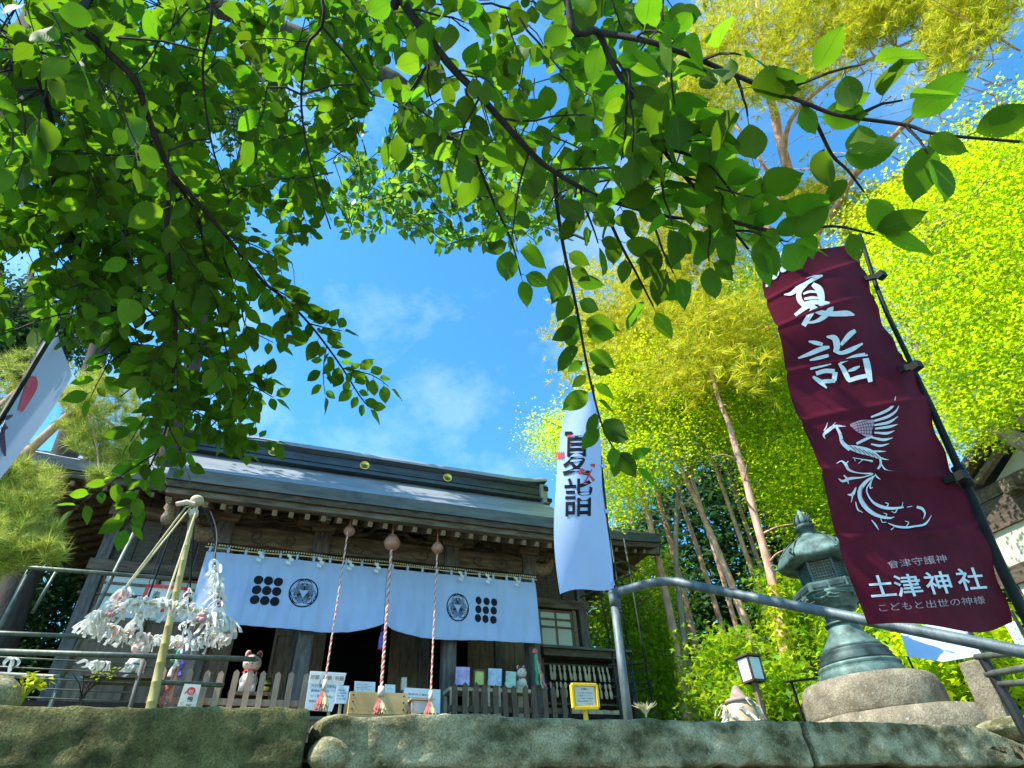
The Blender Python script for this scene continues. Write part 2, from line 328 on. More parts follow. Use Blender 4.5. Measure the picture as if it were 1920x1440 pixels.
# ------------------------------------------------------------------ the setting
def terr(x, y):
    t = min(1, max(0, (y-4.0)/6.0)); z = .60 + .90*t
    h = math.hypot(x, y)
    if h > 13: z += .075*(min(h, 34)-13)*min(1, max(0, (abs(x-2)-5)/6 if y < 22 else 1))
    if h > 34: z += .22*(min(h, 110)-34)
    if h > 110: z += .22*76 - .22*76
    return z + .06*noise.noise((x*.4, y*.4, 0))*min(1, max(0, (h-10)/6))
g = MB(); g.grid(lambda u, v: (lerp(-600, 600, u), lerp(-600, 600, v), -1.5), 8, 8)
tag(g.build('ground', M['ground']), kind='structure')
g = MB()
xs = [-160, -90, -55, -35, -24, -16, -12, -9, -7, -5, -3, -1, 1, 3, 5, 7, 9, 11, 13, 16, 20, 24, 28, 34, 42, 55, 75, 110, 160]
ys = [4.02, 4.5, 5, 6, 7, 8, 9, 10, 11, 12, 14, 16, 18, 20, 23, 26, 30, 35, 42, 52, 66, 85, 110, 150]
b = 0
for y in ys:
    for x in xs: g.v.append((x, y, terr(x, y)))
for j in range(len(ys)-1):
    for i in range(len(xs)-1):
        a = j*len(xs)+i; g.f.append((a, a+1, a+len(xs)+1, a+len(xs)))
tag(g.build('terrace_ground', M['soil'], smooth=True), kind='structure')

# ------------------------------------------------------------------ stone retaining wall
def rough_stone(a, b, amp=.02, n=(18, 5, 5), seed=0, rnd=.05, cut=None, fine=1.0):
    """a weathered block between two corners, edges rounded, faces uneven"""
    a = Vector(a); b = Vector(b); c = (a+b)/2; d = (b-a)/2; m = MB()
    def pt(p):
        q = Vector((max(-1, min(1, p[0])), max(-1, min(1, p[1])), max(-1, min(1, p[2]))))
        w = Vector((q.x*d.x, q.y*d.y, q.z*d.z))
        r = min(rnd, d.y*.9, d.z*.9, d.x*.9)
        core = Vector((max(-d.x+r, min(d.x-r, w.x)), max(-d.y+r, min(d.y-r, w.y)), max(-d.z+r, min(d.z-r, w.z))))
        dv = w-core
        if dv.length > 1e-6: w = core + dv.normalized()*r
        w = w + c
        if cut: w = cut(w)
        nv = Vector((noise.noise(Vector((w.x*1.3+seed, w.y*2, w.z*2.2))), noise.noise(Vector((w.x*2+seed, w.y*2+9, w.z*3))), noise.noise(Vector((w.x*1.1+seed, w.y*2, w.z*2+5)))))
        nf = Vector((noise.noise(w*9+Vector((seed, 0, 0))), noise.noise(w*11+Vector((0, seed, 0))), noise.noise(w*10+Vector((0, 0, seed)))))
        return w + nv*amp + nf*amp*.35*fine
    nx, ny, nz = n
    for ax, s_, n1, n2 in ((0, -1, ny, nz), (0, 1, ny, nz), (1, -1, nx, nz), (1, 1, nx, nz), (2, -1, nx, ny), (2, 1, nx, ny)):
        def fn(u, v):
            p = [0, 0, 0]; p[ax] = s_; o = [k for k in range(3) if k != ax]
            p[o[0]] = 2*u-1; p[o[1]] = 2*v-1; return pt(p)
        m.grid(fn, n1, n2)
    return m
wall = thing('stone_wall', 'low retaining wall of long mossy stone blocks below the shrine forecourt', 'wall', (2, 3.8, -1.5))
ZT, ZB, YF = .694, .418, 3.6
rough_stone((-4.6, YF, ZB), (.315, YF+.5, ZT), .020, (160, 8, 16), 1, .03, None, 1.8).build('coping_stone', M['stone_moss'], wall, True)
def cut1(w):                                     # broken lower corner beside the wedge stone
    k = max(0, 1-(w.x-.37)/.22)*max(0, min(1, (.60-w.z)/.1)); w = w.copy(); w.x += .15*k; return w
rough_stone((.365, YF+.01, ZB), (3.585, YF+.5, ZT-.008), .030, (120, 8, 16), 4, .045, cut1, 1.8).build('coping_stone', M['stone'], wall, True)
def cut2(w):
    w = w.copy(); k = max(0, (w.x-5.25)/.6)
    if w.z > .55: w.z -= .16*k
    return w
rough_stone((3.605, YF-.005, ZB), (5.85, YF+.5, ZT+.004), .020, (80, 8, 16), 8, .035, cut2, 1.8).build('coping_stone', M['stone'], wall, True)
m = MB(); m.sphere((.425, YF+.05, .49), (.105, .10, .085), 20, 14)
m.v = [tuple(Vector(p)+Vector((0, 0, 1))*.02*noise.noise(Vector(p)*7)+Vector((1, 0, 0))*.02*noise.noise(Vector(p)*5)) for p in m.v]
tag(m.build('wedge_stone', M['stone'], wall, True), 'small rounded stone wedged in the joint of the coping')
for r, (z0, z1) in enumerate([(-.02, .405), (-.5, -.035), (-1.0, -.515), (-1.52, -1.015)]):
    x = -4.6
    while x < 6.2:
        w = random.uniform(.7, 1.3)
        rough_stone((x, YF+.02+.015*r, z0), (min(x+w, 6.4), YF+.5, z1), .02, (10, 3, 6), r*7+x, .05).build('stone', M['stone_pale' if x > 3.2 else 'stone'], wall, True)
        x += w + .015
for (px, py, y, sx, sy, sz, lab) in [(-22, 1322, 3.85, .13, .15, .13, 'rounded mossy stone lying on the wall end below the left banner'), (1905, 1368, 4.15, .42, .3, .10, 'dark rough boulder beside the lantern plinth')]:
    p = at(px, py, y); m = MB(); m.sphere((0, 0, 0), (sx, sy, sz), 24, 16)
    m.v = [tuple(Vector(q)*(1+.18*noise.noise(Vector(q)*3+Vector((px, 0, 0))))) for q in m.v]
    o = m.build('boulder', M['stone'], None, True); o.location = p; tag(o, lab, 'stone')

# ------------------------------------------------------------------ shrine hall
XC = 2.1
shrine = thing('shrine_hall', 'dark timber shrine hall with curved copper roof and deep rafter eaves', 'building', (XC, 14, 1.5))
def zint(prof, y):
    for (y0, z0), (y1, z1) in zip(prof, prof[1:]):
        if y0 <= y <= y1: return lerp(z0, z1, (y-y0)/(y1-y0))
    return prof[-1][1]
KP = [(10.6, 5.81), (11.2, 6.0), (11.8, 6.24), (12.4, 6.55), (13.0, 6.93)]
MP = [(13.0, 6.93), (14.0, 7.50), (15.0, 8.18), (16.0, 8.98), (17.0, 9.9)]
def hw(y): return lerp(7.75, 6.35, (y-13)/2.2) if y < 15.2 else lerp(6.35, 6.1, (y-15.2)/1.8)
def upt(x): return .16*(abs(x-XC)/7.75)**5
def stepped(prof, n):
    out = []; y0, y1 = prof[0][0], prof[-1][0]
    for i in range(n):
        ya, yb = lerp(y0, y1, i/n), lerp(y0, y1, (i+1)/n)
        out += [(ya, zint(prof, ya)+.016), (yb-.01, zint(prof, yb)-.002)]
    out.append((y1, zint(prof, y1))); return out
def roofsheet(prof, xa, xb, nu):
    m = MB(); st = stepped(prof, 26 if prof is MP else 16)
    for (y, z) in st:
        for i in range(nu+1):
            x = lerp(xa(y), xb(y), i/nu); m.v.append((x, y, z + upt(x)))
    for j in range(len(st)-1):
        for i in range(nu):
            a = j*(nu+1)+i; m.f.append((a, a+1, a+nu+2, a+nu+1))
    return m
roof = roofsheet(MP, lambda y: XC-hw(y), lambda y: XC+hw(y), 30).build('roof', M['copper'], shrine)
KX0, KX1 = -2.13, 6.33
roofsheet(KP, lambda y: KX0+.25*(y-10.6)/2.4*0, lambda y: KX1, 12).build('porch_roof', M['copper'], shrine)
m = roofsheet(MP, lambda y: XC-hw(y), lambda y: XC+hw(y), 12); m.v = [(x, 34-y, z) for x, y, z in m.v]
m.build('roof', M['copper'], shrine)
m = MB()                                         # side hips and gable faces
for s in (-1, 1):
    m.add([(XC+s*7.75, 13, 6.93+.16), (XC+s*7.75, 21, 6.93+.16), (XC+s*6.35, 18.8, zint(MP, 15.2)), (XC+s*6.35, 15.2, zint(MP, 15.2))], [(0, 1, 2, 3)])
    m.add([(XC+s*6.1, 15.2, zint(MP, 15.2)-.1), (XC+s*6.1, 18.8, zint(MP, 15.2)-.1), (XC+s*6.0, 17, 9.8)], [(0, 1, 2)])
m.build('hip_roof', M['copper'], shrine)
# underside boards, fascias
m = MB()
m.grid(lambda u, v: (lerp(KX0+.1, KX1-.1, u), lerp(10.75, 13.3, v), zint(KP+MP[1:], lerp(10.75, 13.3, v))-.30), 4, 8)
m.grid(lambda u, v: (lerp(XC-7.55, XC+7.55, u), lerp(13.12, 17, v), zint(MP, lerp(13.12, 17, v)) - .30), 4, 8)
for s in (-1, 1): m.grid(lambda u, v: (XC+s*lerp(7.55, 5.3, u), lerp(13.2, 20.8, v), lerp(6.66, 7.6, u)), 3, 3)
m.build('eave_boards', M['wood_rafter'], shrine)
def fascia(name, x0, x1, y0, y1, z0, z1, mt, n=16, lift=1):
    m = MB()
    for i in range(n):
        a, b_ = lerp(x0, x1, i/n), lerp(x0, x1, (i+1)/n); la, lb = lift*upt(a), lift*upt(b_)
        m.add([(a, y0, z0+la), (b_, y0, z0+lb), (b_, y1, z0+lb), (a, y1, z0+la), (a, y0, z1+la), (b_, y0, z1+lb), (b_, y1, z1+lb), (a, y1, z1+la)],
              [(3, 2, 1, 0), (4, 5, 6, 7), (0, 1, 5, 4), (2, 3, 7, 6)] + ([(3, 0, 4, 7)] if i == 0 else []) + ([(1, 2, 6, 5)] if i == n-1 else []))
    return m.build(name, mt, shrine)
fascia('eave_fascia', KX0, KX1, 10.59, 10.72, 5.585, 5.822, M['copper_green'])
fascia('eave_fascia', KX0+.03, KX1-.03, 10.64, 10.80, 5.47, 5.583, M['wood_dark'])
fascia('eave_fascia', KX0+.05, KX1-.05, 10.70, 10.86, 5.36, 5.468, M['wood_beam'])
for s, x0, x1 in ((0, XC-7.75, KX0-.01), (1, KX1+.01, XC+7.75)):
    fascia('eave_fascia', x0, x1, 12.985, 13.12, 6.70, 6.945, M['copper_green'])
    fascia('eave_fascia', x0, x1, 13.05, 13.20, 6.56, 6.698, M['wood_dark'])
for s in (-1, 1):                                # side fascias
    m = MB(); x = XC + s*7.75
    m.bbox((x-.07, 13.12, 6.86), (x+.07, 21, 7.10)); m.bbox((x-s*.16-.06, 13.2, 6.70), (x-s*.16+.06, 20.9, 6.858)); m.build('eave_fascia', M['copper_green'], shrine)
for x, s in ((KX0, 1), (KX1, -1)):
    m = MB()
    for (y0, z0), (y1, z1) in zip(KP, KP[1:]):
        m.bar((x+s*.06, y0+.01, z0-.13), (x+s*.06, y1, z1-.13), .11, .235)
    m.build('verge_board', M['copper_green'], shrine)
# rafters
rm = MB(); rm.bar((0, 10.84, 5.30), (0, 13.35, 6.46), .085, .105); rme = rm.mesh('rafter')
for i in range(29):
    x = lerp(KX0+.12, KX1-.12, i/28)
    link('rafter', rme, M['wood_rafter'], shrine, Matrix.Translation((x, 0, 0)))
rm = MB(); rm.bar((0, 13.16, 6.50), (0, 15.0, 7.30), .08, .10); rme2 = rm.mesh('rafter')
for i in range(52):
    x = lerp(XC-7.55, XC+7.55, i/51)
    if KX0+.3 < x < KX1-.3: continue
    link('rafter', rme2, M['wood_rafter'], shrine, Matrix.Translation((x, 0, upt(x)*.8)))
rm = MB(); rm.bar((0, 0, 0), (0, -2.3, .98), .08, .10); rme3 = rm.mesh('rafter')
for s in (-1, 1):
    for i in range(16):
        y = lerp(14.2, 20.5, i/15)
        link('rafter', rme3, M['wood_rafter'], shrine, Matrix.Translation((XC+s*7.6, y, 6.50)) @ Matrix.Rotation(-s*math.pi/2, 4, 'Z'))
    m = MB(); m.bar((XC+s*7.7, 13.1, 6.62), (XC+s*5.4, 15.2, 7.30), .17, .2); m.build('hip_rafter', M['wood_beam'], shrine)
# ridge
RX0, RX1 = XC-6.0, XC+6.05
ridge = MB()
ridge.bbox((RX0+.1, 16.62, 9.80), (RX1-.1, 17.38, 9.90)); ridge.bbox((RX0+.06, 16.70, 9.901), (RX1-.06, 17.30, 10.33))
ridge.bbox((RX0+.03, 16.66, 9.97), (RX1-.03, 17.34, 9.998)); ridge.bbox((RX0+.03, 16.66, 10.25), (RX1-.03, 17.34, 10.28))
rg = ridge.build('ridge', M['copper_dark'], shrine)
m = MB(); prof = [(16.52, 10.331), (16.52, 10.40), (16.60, 10.50), (16.75, 10.60), (17.0, 10.645), (17.25, 10.60), (17.40, 10.50), (17.48, 10.40), (17.48, 10.331)]
def sag(x): return .14*max(0, (abs(x-XC)-5.0)/1.1)**2
N = 30
for i in range(N+1):
    x = lerp(RX0-.1, RX1+.1, i/N)
    for y, z in prof: m.v.append((x, y, z+sag(x)))
k = len(prof)
for i in range(N):
    for j in range(k-1): m.f.append((i*k+j, i*k+j+1, (i+1)*k+j+1, (i+1)*k+j))
m.f.append(tuple(range(k-1, -1, -1))); m.f.append(tuple(N*k+j for j in range(k)))
m.build('ridge_cap', M['copper'], rg)
for xe, s in ((RX0, -1), (RX1, 1)):
    m = MB(); m.bbox((xe-.16, 16.58, 9.82), (xe+.10, 17.42, 10.36)); m.bbox((xe-.10, 16.5, 9.62), (xe+.16, 17.5, 9.80))
    e = m.build('ridge_end', M['copper'], rg)
    m = MB(); m.bbox((xe-.04, 16.55, 10.12), (xe+.13, 16.7, 10.28)); m.bbox((xe+.02, 16.46, 9.66), (xe+.19, 16.7, 9.78)); m.build('ridge_end_block', M['iron'], rg)
for x in (-.79, 1.95, 4.67):
    m = MB(); m.lathe([(.0, -.03), (.15, -.03), (.16, 0), (.15, .02), (.12, .02), (.115, .01), (.0, .012)], 20)
    m.v = [(x+p[0], 16.67-p[2]-.01, 10.115+p[1]) for p in m.v]; m.build('ridge_crest', M['gold'], rg, True)
# porch posts, beams, brackets
PX = (-1.10, .73, 3.46, 5.27)
for x in PX:
    m = MB(); m.box((x, 12, 3.32), (.27, .27, 3.44)); o = m.build('post', M['wood_post'], shrine, bevel=.03)
    m = MB(); m.lathe([(.30, 1.38), (.30, 1.5), (.22, 1.61)], 8, (x, 12, 0), math.pi/8); m.build('post_base', M['stone_pale'], o)
    m = MB(); m.box((x, 12, 5.27), (.31, .31, .44)); m.build('post_head', M['wood_post'], o)
    br = MB(); br.box((x, 12, 5.56), (.42, .42, .13), taper=1.15); br.box((x, 12, 5.69), (1.05, .15, .13)); br.box((x, 11.92, 5.69), (.15, 1.1, .128))
    for dx in (-.44, 0, .44): br.box((x+dx, 12, 5.80), (.20, .20, .09), taper=1.2)
    for dy in (-.46,): br.box((x, 12+dy, 5.80), (.20, .20, .09), taper=1.2)
    br.build('bracket', M['wood_beam'], shrine)
    m = MB(); m.box((x, 11.36, 5.62), (.16, .05, .16)); m.box((x, 11.33, 5.62), (.09, .03, .09)); m.build('bracket_end', M['pale_wood'], shrine)
m = MB(); m.bbox((PX[0]-.7, 11.9, 5.86), (PX[3]+.7, 12.1, 6.02)); m.bbox((PX[0]-.7, 11.45, 5.846), (PX[3]+.7, 11.6, 5.94)); m.build('purlin', M['wood_beam'], shrine)
def ribbon(pts, wid, fn, mb, sub=5):
    P = spline([(p[0], p[1], w) for p, w in zip(pts, wid)], sub); b = len(mb.v); n = len(P)
    for i, p in enumerate(P):
        q0, q1 = P[max(0, i-1)], P[min(n-1, i+1)]; t = np.array([q1[0]-q0[0], q1[1]-q0[1]]); L = np.linalg.norm(t)
        t = t/L if L > 1e-9 else np.array([1., 0]); nx, ny = -t[1], t[0]; w = max(.0005, p[2])/2
        mb.v.append(tuple(fn(p[0]+nx*w, p[1]+ny*w))); mb.v.append(tuple(fn(p[0], p[1]))); mb.v.append(tuple(fn(p[0]-nx*w, p[1]-ny*w)))
    for i in range(n-1):
        a = b+3*i; mb.f += [(a, a+1, a+4, a+3), (a+1, a+2, a+5, a+4)]
def scroll(mb, cx, cz, s, r, y):
    pts = []; 
    for k in range(16):
        a = -math.pi*.5 + k*.42; rr = r*(1-k/19); pts.append((cx+s*(rr*math.cos(a)), y, cz+rr*math.sin(a)))
    pts = [(cx-s*r*2.4, y, cz-r*.1), (cx-s*r*1.2, y, cz-r*.95)] + pts
    mb.tube(pts, [.004, .012]+[.017]*14+[.012, .01], 6)
for a, b_ in zip(PX, PX[1:]):
    m = MB(); L = b_-a-.27
    def bz(t): return .05*math.sin(math.pi*t)
    n = 16; ring = []
    for i in range(n+1):
        t = i/n; x = a+.135+L*t; z0, z1 = 5.06+bz(t)+.04*(abs(2*t-1)**6), 5.48+bz(t)*.6
        m.v += [(x, 11.90, z0+.05), (x, 11.94, z0), (x, 12.06, z0), (x, 12.10, z0+.05), (x, 12.10, z1-.05), (x, 12.06, z1), (x, 11.94, z1), (x, 11.90, z1-.05)]
    for i in range(n):
        for k in range(8): m.f.append((i*8+k, i*8+(k+1) % 8, (i+1)*8+(k+1) % 8, (i+1)*8+k))
    o = m.build('rainbow_beam', M['wood_beam'], shrine)
    m = MB(); scroll(m, a+.62, 5.27, -1, .13, 11.895); scroll(m, b_-.62, 5.27, 1, .13, 11.895); m.build('scroll_carving', M['wood_dark'], o, True)
    # frog-leg strut and openwork carving above the beam
    m = MB(); cx = (a+b_)/2
    for s in (-1, 1):
        m.tube(spline([(cx+s*.12, 11.98, 5.82), (cx+s*.3, 11.98, 5.78), (cx+s*.45, 11.98, 5.62), (cx+s*.75, 11.98, 5.56)], 4), [.05]*8+[.06]*4+[.03], 6)
    rr = random.Random(int(cx*10))
    for k in range(int((b_-a)*11)):
        x = rr.uniform(a+.35, b_-.35); z = rr.uniform(5.56, 5.80); p = []
        t0 = rr.uniform(0, 6.28)
        for q in range(6): p.append((x+.10*math.cos(t0+q*.6)*(1+.2*q), 11.97+.02*math.sin(q), z+.06*math.sin(t0+q*.6)))
        m.tube(p, [.008, .02, .026, .024, .016, .006], 5)
    m.build('frog_leg_carving', M['wood_dark'], shrine, True)
for s, x in ((-1, PX[0]), (1, PX[3])):           # beam noses
    m = MB(); m.tube(spline([(x+s*.13, 12, 5.27), (x+s*.38, 12, 5.24), (x+s*.52, 12, 5.34), (x+s*.56, 12, 5.46), (x+s*.46, 12, 5.48)], 4), [.15]*5+[.14]*4+[.12]*4+[.09]*3+[.05], 8)
    m.build('beam_nose', M['wood_rafter'], shrine, True)
for s in (0,):                                   # hanging carved pendant and lit eave bracket at the porch's left end
    m = MB(); m.lathe([(.02, .0), (.10, .05), (.12, .15), (.08, .26), (.13, .32), (.10, .42), (.05, .46)], 10, (-2.0, 11.25, 5.02)); m.bbox((-2.12, 11.1, 5.44), (-1.88, 11.4, 5.60)); m.build('gable_pendant', M['wood_rafter'], shrine, True)
# hall body behind the porch
WX = (-3.40, -1.10, .73, 3.46, 5.27, 7.60)
for x in WX:
    m = MB(); m.box((x, 14, 4.2), (.24, .24, 5.4)); m.build('post', M['wood_post'], shrine, bevel=.02)
m = MB()
for z0, z1, y in ((5.10, 5.32, 13.87), (6.30, 6.55, 13.86), (4.62, 4.66, 13.93)):
    m.bbox((-3.6, y, z0), (7.8, y+.12, z1))
m.bbox((-3.7, 13.6, 2.30), (7.9, 13.78, 2.48)); m.build('tie_beam', M['wood_beam'], shrine)
for i in range(28):                              # plank cladding above the doors
    x0 = lerp(-3.28, 7.48, i/28); x1 = lerp(-3.28, 7.48, (i+1)/28)-.012
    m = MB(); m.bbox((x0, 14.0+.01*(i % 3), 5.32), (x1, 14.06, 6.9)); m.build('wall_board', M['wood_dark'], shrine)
for i in range(7):
    x0 = lerp(5.40, 7.48, i/7); x1 = lerp(5.40, 7.48, (i+1)/7)-.012
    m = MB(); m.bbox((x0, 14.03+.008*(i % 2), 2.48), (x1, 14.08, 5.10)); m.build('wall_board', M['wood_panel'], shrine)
m = MB()
for s, x in ((-1, -3.40), (1, 7.60)): m.bbox((x-.03, 14.1, 1.5), (x+.03, 20, 7.2))
m.bbox((-3.4, 19.9, 1.5), (7.6, 20, 7.2)); m.build('side_wall', M['wood_dark'], shrine)
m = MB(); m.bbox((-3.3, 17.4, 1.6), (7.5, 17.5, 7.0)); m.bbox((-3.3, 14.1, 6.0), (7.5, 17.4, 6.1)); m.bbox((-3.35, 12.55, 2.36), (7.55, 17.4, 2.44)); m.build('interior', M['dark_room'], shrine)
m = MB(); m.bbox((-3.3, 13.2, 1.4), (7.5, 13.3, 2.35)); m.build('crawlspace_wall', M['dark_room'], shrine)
def door(x0, x1, z0, z1, y=13.98, cols=2, rows=(0, .33, .66, 1), glass=None, name='door'):
    m = MB(); t = .055
    m.bbox((x0, y-.025, z0), (x0+t, y+.025, z1)); m.bbox((x1-t, y-.025, z0), (x1, y+.025, z1))
    for r in rows:
        z = lerp(z0+t/2, z1-t/2, r); m.bbox((x0+t, y-.022, z-t/2), (x1-t, y+.022, z+t/2))
    for c in range(1, cols):
        x = lerp(x0, x1, c/cols); m.bbox((x-t/2, y-.02, z0+t), (x+t/2, y+.02, z1-t))
    d = m.build(name, M['wood_panel'], shrine)
    for ri in range(len(rows)-1):
        za, zb = lerp(z0+t/2, z1-t/2, rows[ri])+t/2, lerp(z0+t/2, z1-t/2, rows[ri+1])-t/2
        for c in range(cols):
            xa, xb = lerp(x0, x1, c/cols)+t/2, lerp(x0, x1, (c+1)/cols)-t/2
            isg = glass and ri in glass
            m = MB(); m.bbox((xa, y-.005, za), (xb, y+.005, zb)); m.build('pane' if isg else 'panel', M['glass'] if isg else M['wood_panel'], d)
    return d
door(-3.27, -2.25, 2.48, 5.08, 13.98, 1, (0, .34, .50, .66, .93, 1), (3, 4))
door(-2.27, -1.25, 2.48, 5.08, 14.04, 1, (0, .34, .50, .66, .93, 1), (3, 4))
door(-.98, -.55, 2.48, 5.05, 13.95, 1, (0, .3, .62, 1))
door(.22, .60, 2.48, 5.05, 13.95, 1, (0, .3, .62, 1)); door(.87, 1.27, 2.48, 5.05, 13.95, 1, (0, .3, .62, 1))
door(2.68, 3.33, 2.48, 5.05, 13.97, 2, (0, .25, .66, 1)); door(4.50, 5.13, 2.48, 5.05, 13.97, 2, (0, .3, .55, 1))
w = door(6.36, 7.30, 4.16, 5.06, 13.97, 2, (0, .76, 1), (0, 1), 'window')
m = MB(); m.bbox((6.26, 13.92, 4.08), (7.42, 14.02, 4.16)); m.bbox((6.27, 13.92, 4.16), (6.355, 14.02, 5.08)); m.bbox((7.305, 13.92, 4.16), (7.40, 14.02, 5.08)); m.build('window_frame', M['wood_rafter'], w)
for i, (y, z) in enumerate(((11.55, 1.72), (11.9, 1.98), (12.25, 2.24))):
    m = MB(); m.bbox((-1.6, y, z-.05), (5.6, y+.38, z)); m.build('step', M['pale_wood'], shrine)
    m = MB(); m.bbox((-1.6, y+.03, z-.26), (5.6, y+.06, z-.052)); m.build('riser', M['fence'], shrine)
m = MB(); m.bbox((-3.5, 12.62, 1.46), (7.7, 20.1, 1.62)); m.build('stone_plinth', M['stone_pale'], shrine)

# ------------------------------------------------------------------ entrance curtain with crests
NY = 11.72
a0, a1 = at(388, 1032, NY), at(1002, 1094, NY); h0, h1 = at(381, 1171, NY), at(1010, 1207, NY)
NX0, NX1, NZ = a0.x, a1.x+.02, (a0.z+a1.z)/2; NH = (h0.z+h1.z)/2
NM = at(717, 1170, NY)
def n_hem(x):
    d = x-NM.x; return NH - .035*math.exp(-((abs(d)-.95)/.6)**2) + (NM.z-NH)*.85*math.exp(-abs(d)/.28)
def n_off(x, v):                                 # folds; v = 0 top .. 1 hem
    d = x-NM.x
    return (-.05*v + .025*v*math.sin(x*2.1+.5) + .012*v*math.sin(x*5.3+2) - .07*v*v*math.exp(-(d/.45)**2) + .012*math.sin(d*9)*v*v*math.exp(-(d/1.2)**2)
            - .10*v*max(0, (x-3.3)/2)**2*0 + .006*math.sin(x*14) + .007*math.sin(x*23+6*v)*(.3+v) + .004*math.sin(x*41+2-9*v))
def noren(x, z, off=0.0):
    v = (NZ-z)/(NZ-n_hem(x)); return Vector((x, NY+n_off(x, v)-off, z))
curtain = thing('shrine_curtain', 'long white entrance curtain with black crests hung across the shrine porch', 'curtain', (NM.x, NY, NH))
for (xa, xb) in ((NX0, NM.x-.004), (NM.x+.004, NX1)):
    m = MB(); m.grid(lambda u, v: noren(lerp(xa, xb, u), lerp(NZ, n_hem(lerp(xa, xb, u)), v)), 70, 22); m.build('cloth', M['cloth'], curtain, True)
def disc(mb, fn, cx, cz, rx, rz, n=20, tilt=0):
    b = len(mb.v); mb.v.append(tuple(fn(cx, cz)))
    for rr in (.5, 1):
        for k in range(n):
            a = 2*math.pi*k/n; mb.v.append(tuple(fn(cx+rx*rr*math.cos(a)+tilt*rz*rr*math.sin(a), cz+rz*rr*math.sin(a))))
    for k in range(n): mb.f.append((b, b+1+k, b+1+(k+1) % n)); mb.f.append((b+1+k, b+1+n+k, b+1+n+(k+1) % n, b+1+(k+1) % n))
nf = lambda x, z: noren(x, z, .006)
for pts, rr in (([(460+x/12.8, 1070+y/12.8) for x, y in ((317, 230), (555, 252), (792, 275), (270, 470), (512, 490), (750, 508), (222, 710), (465, 730), (705, 748))], (.082, .084)),
                ([(400+x/3, 780+y/3) for x, y in ((1490, 1040), (1535, 1045), (1577, 1050), (1488, 1090), (1530, 1095), (1574, 1098), (1485, 1140), (1527, 1145), (1571, 1150))], (.068, .082))):
    for (px, py) in pts:
        p = at(px, py, NY); m = MB(); disc(m, nf, p.x, p.z, *rr); m.build('crest_dot', M['ink'], curtain)
def crest(px, py, sx, R):
    p = at(px, py, NY); m = MB(); F = lambda u, v: nf(p.x+u*sx*R, p.z+v*R)
    cir = [(math.cos(t)*.955, math.sin(t)*.955) for t in np.linspace(0, 2*math.pi, 41)]; ribbon(cir, [.085]*41, F, m, 1)
    for A in (90, 210, 330):
        ca, sa = math.cos(math.radians(A)), math.sin(math.radians(A))
        G = lambda u, v: F(u*ca-v*sa, u*sa+v*ca)
        ribbon([(.20, 0), (.35, 0), (.52, 0)], [.03, .05, .03], G, m, 2)
        ribbon([(.99, 0), (.90, 0), (.80, 0)], [.26, .12, .01], G, m, 1)
        for s in (-1, 1):
            ribbon([(.70, s*.03), (.60, s*.06), (.56, s*.13), (.62, s*.17), (.66, s*.12)], [.03, .05, .07, .08, .05], G, m, 3)
            ribbon([(.74, s*.04), (.83, s*.14), (.82, s*.28), (.72, s*.42), (.58, s*.50)], [.02, .06, .07, .05, .02], G, m, 3)
            for k in range(7):
                a = math.radians(7+8.2*k); r0, r1 = .17+.015*k, (.50, .56, .68, .74, .76, .74, .66)[k]
                ribbon([(r0*math.cos(a*.8), s*r0*math.sin(a*.8)), (.5*(r0+r1)*math.cos(a), s*.5*(r0+r1)*math.sin(a)), (r1*math.cos(a*1.05), s*r1*math.sin(a*1.05))], [.015, .03, .05], G, m, 2)
    m.build('hollyhock_crest', M['ink'], curtain)
crest(569, 1112, .97, .275); crest(858, 1139, .84, .283)
m = MB()                                         # hanging cord with beads, tabs
xs_ = np.linspace(NX0-.05, NX1+.05, 50)
m.tube([(x, NY, NZ+.075+.01*math.sin(x*3)) for x in xs_], .012, 6); m.build('curtain_rod', M['straw'], curtain)
for i in range(22):
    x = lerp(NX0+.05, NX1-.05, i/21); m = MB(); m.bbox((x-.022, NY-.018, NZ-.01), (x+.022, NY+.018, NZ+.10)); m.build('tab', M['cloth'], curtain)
for xs0 in (-.45, .35, 1.15, 2.85, 3.6, 4.4):
    m = MB(); m.tube([noren(xs0, lerp(NZ, n_hem(xs0), k/14), .003) for k in range(15)], .0035, 4); m.build('seam', M['cloth'], curtain)
m = MB(); m.tube([noren(x, n_hem(x)+.03, .003) for x in np.linspace(NX0, NX1, 90)], .0045, 4); m.build('seam', M['cloth'], curtain)
m = MB()
for i in range(140):
    x = lerp(NX0, NX1, i/139); m.box((x, NY-.03, NZ+.115+.01*math.sin(x*4)), (.022, .022, .03))
tag(m.build('twisted_cord', M['straw'], curtain), kind='stuff')
def shide(x, z, y, s=1.0):
    m = MB(); w = .045*s; hh = .085*s; zz = z
    for k in range(3):
        xo = x + (.03*s if k % 2 else -.01*s); m.add([(xo-w, y-.012*k, zz), (xo+w, y-.012*k, zz-.02*s), (xo+w*.9, y-.012*k-.01, zz-hh), (xo-w*.9, y-.012*k-.01, zz-hh+.02*s)], [(0, 1, 2, 3)]); zz -= hh*.85
    return m
for i, x in enumerate((-.35, .18, .75, 1.32, 1.85, 3.6, 4.2, 4.85)):
    shide(x, NZ+.08, NY-.06).build('paper_streamer', M['paper'], curtain)
m = MB(); t = at(716, 1185, NY-.08); m.lathe([(.012, 0), (.03, -.02), (.02, -.05), (.045, -.10), (.05, -.30), (.01, -.32)], 10, t); m.tube([t, (t.x, t.y+.02, NM.z+.05)], .006, 5); m.build('tassel', M['purple_rib'], curtain, True)
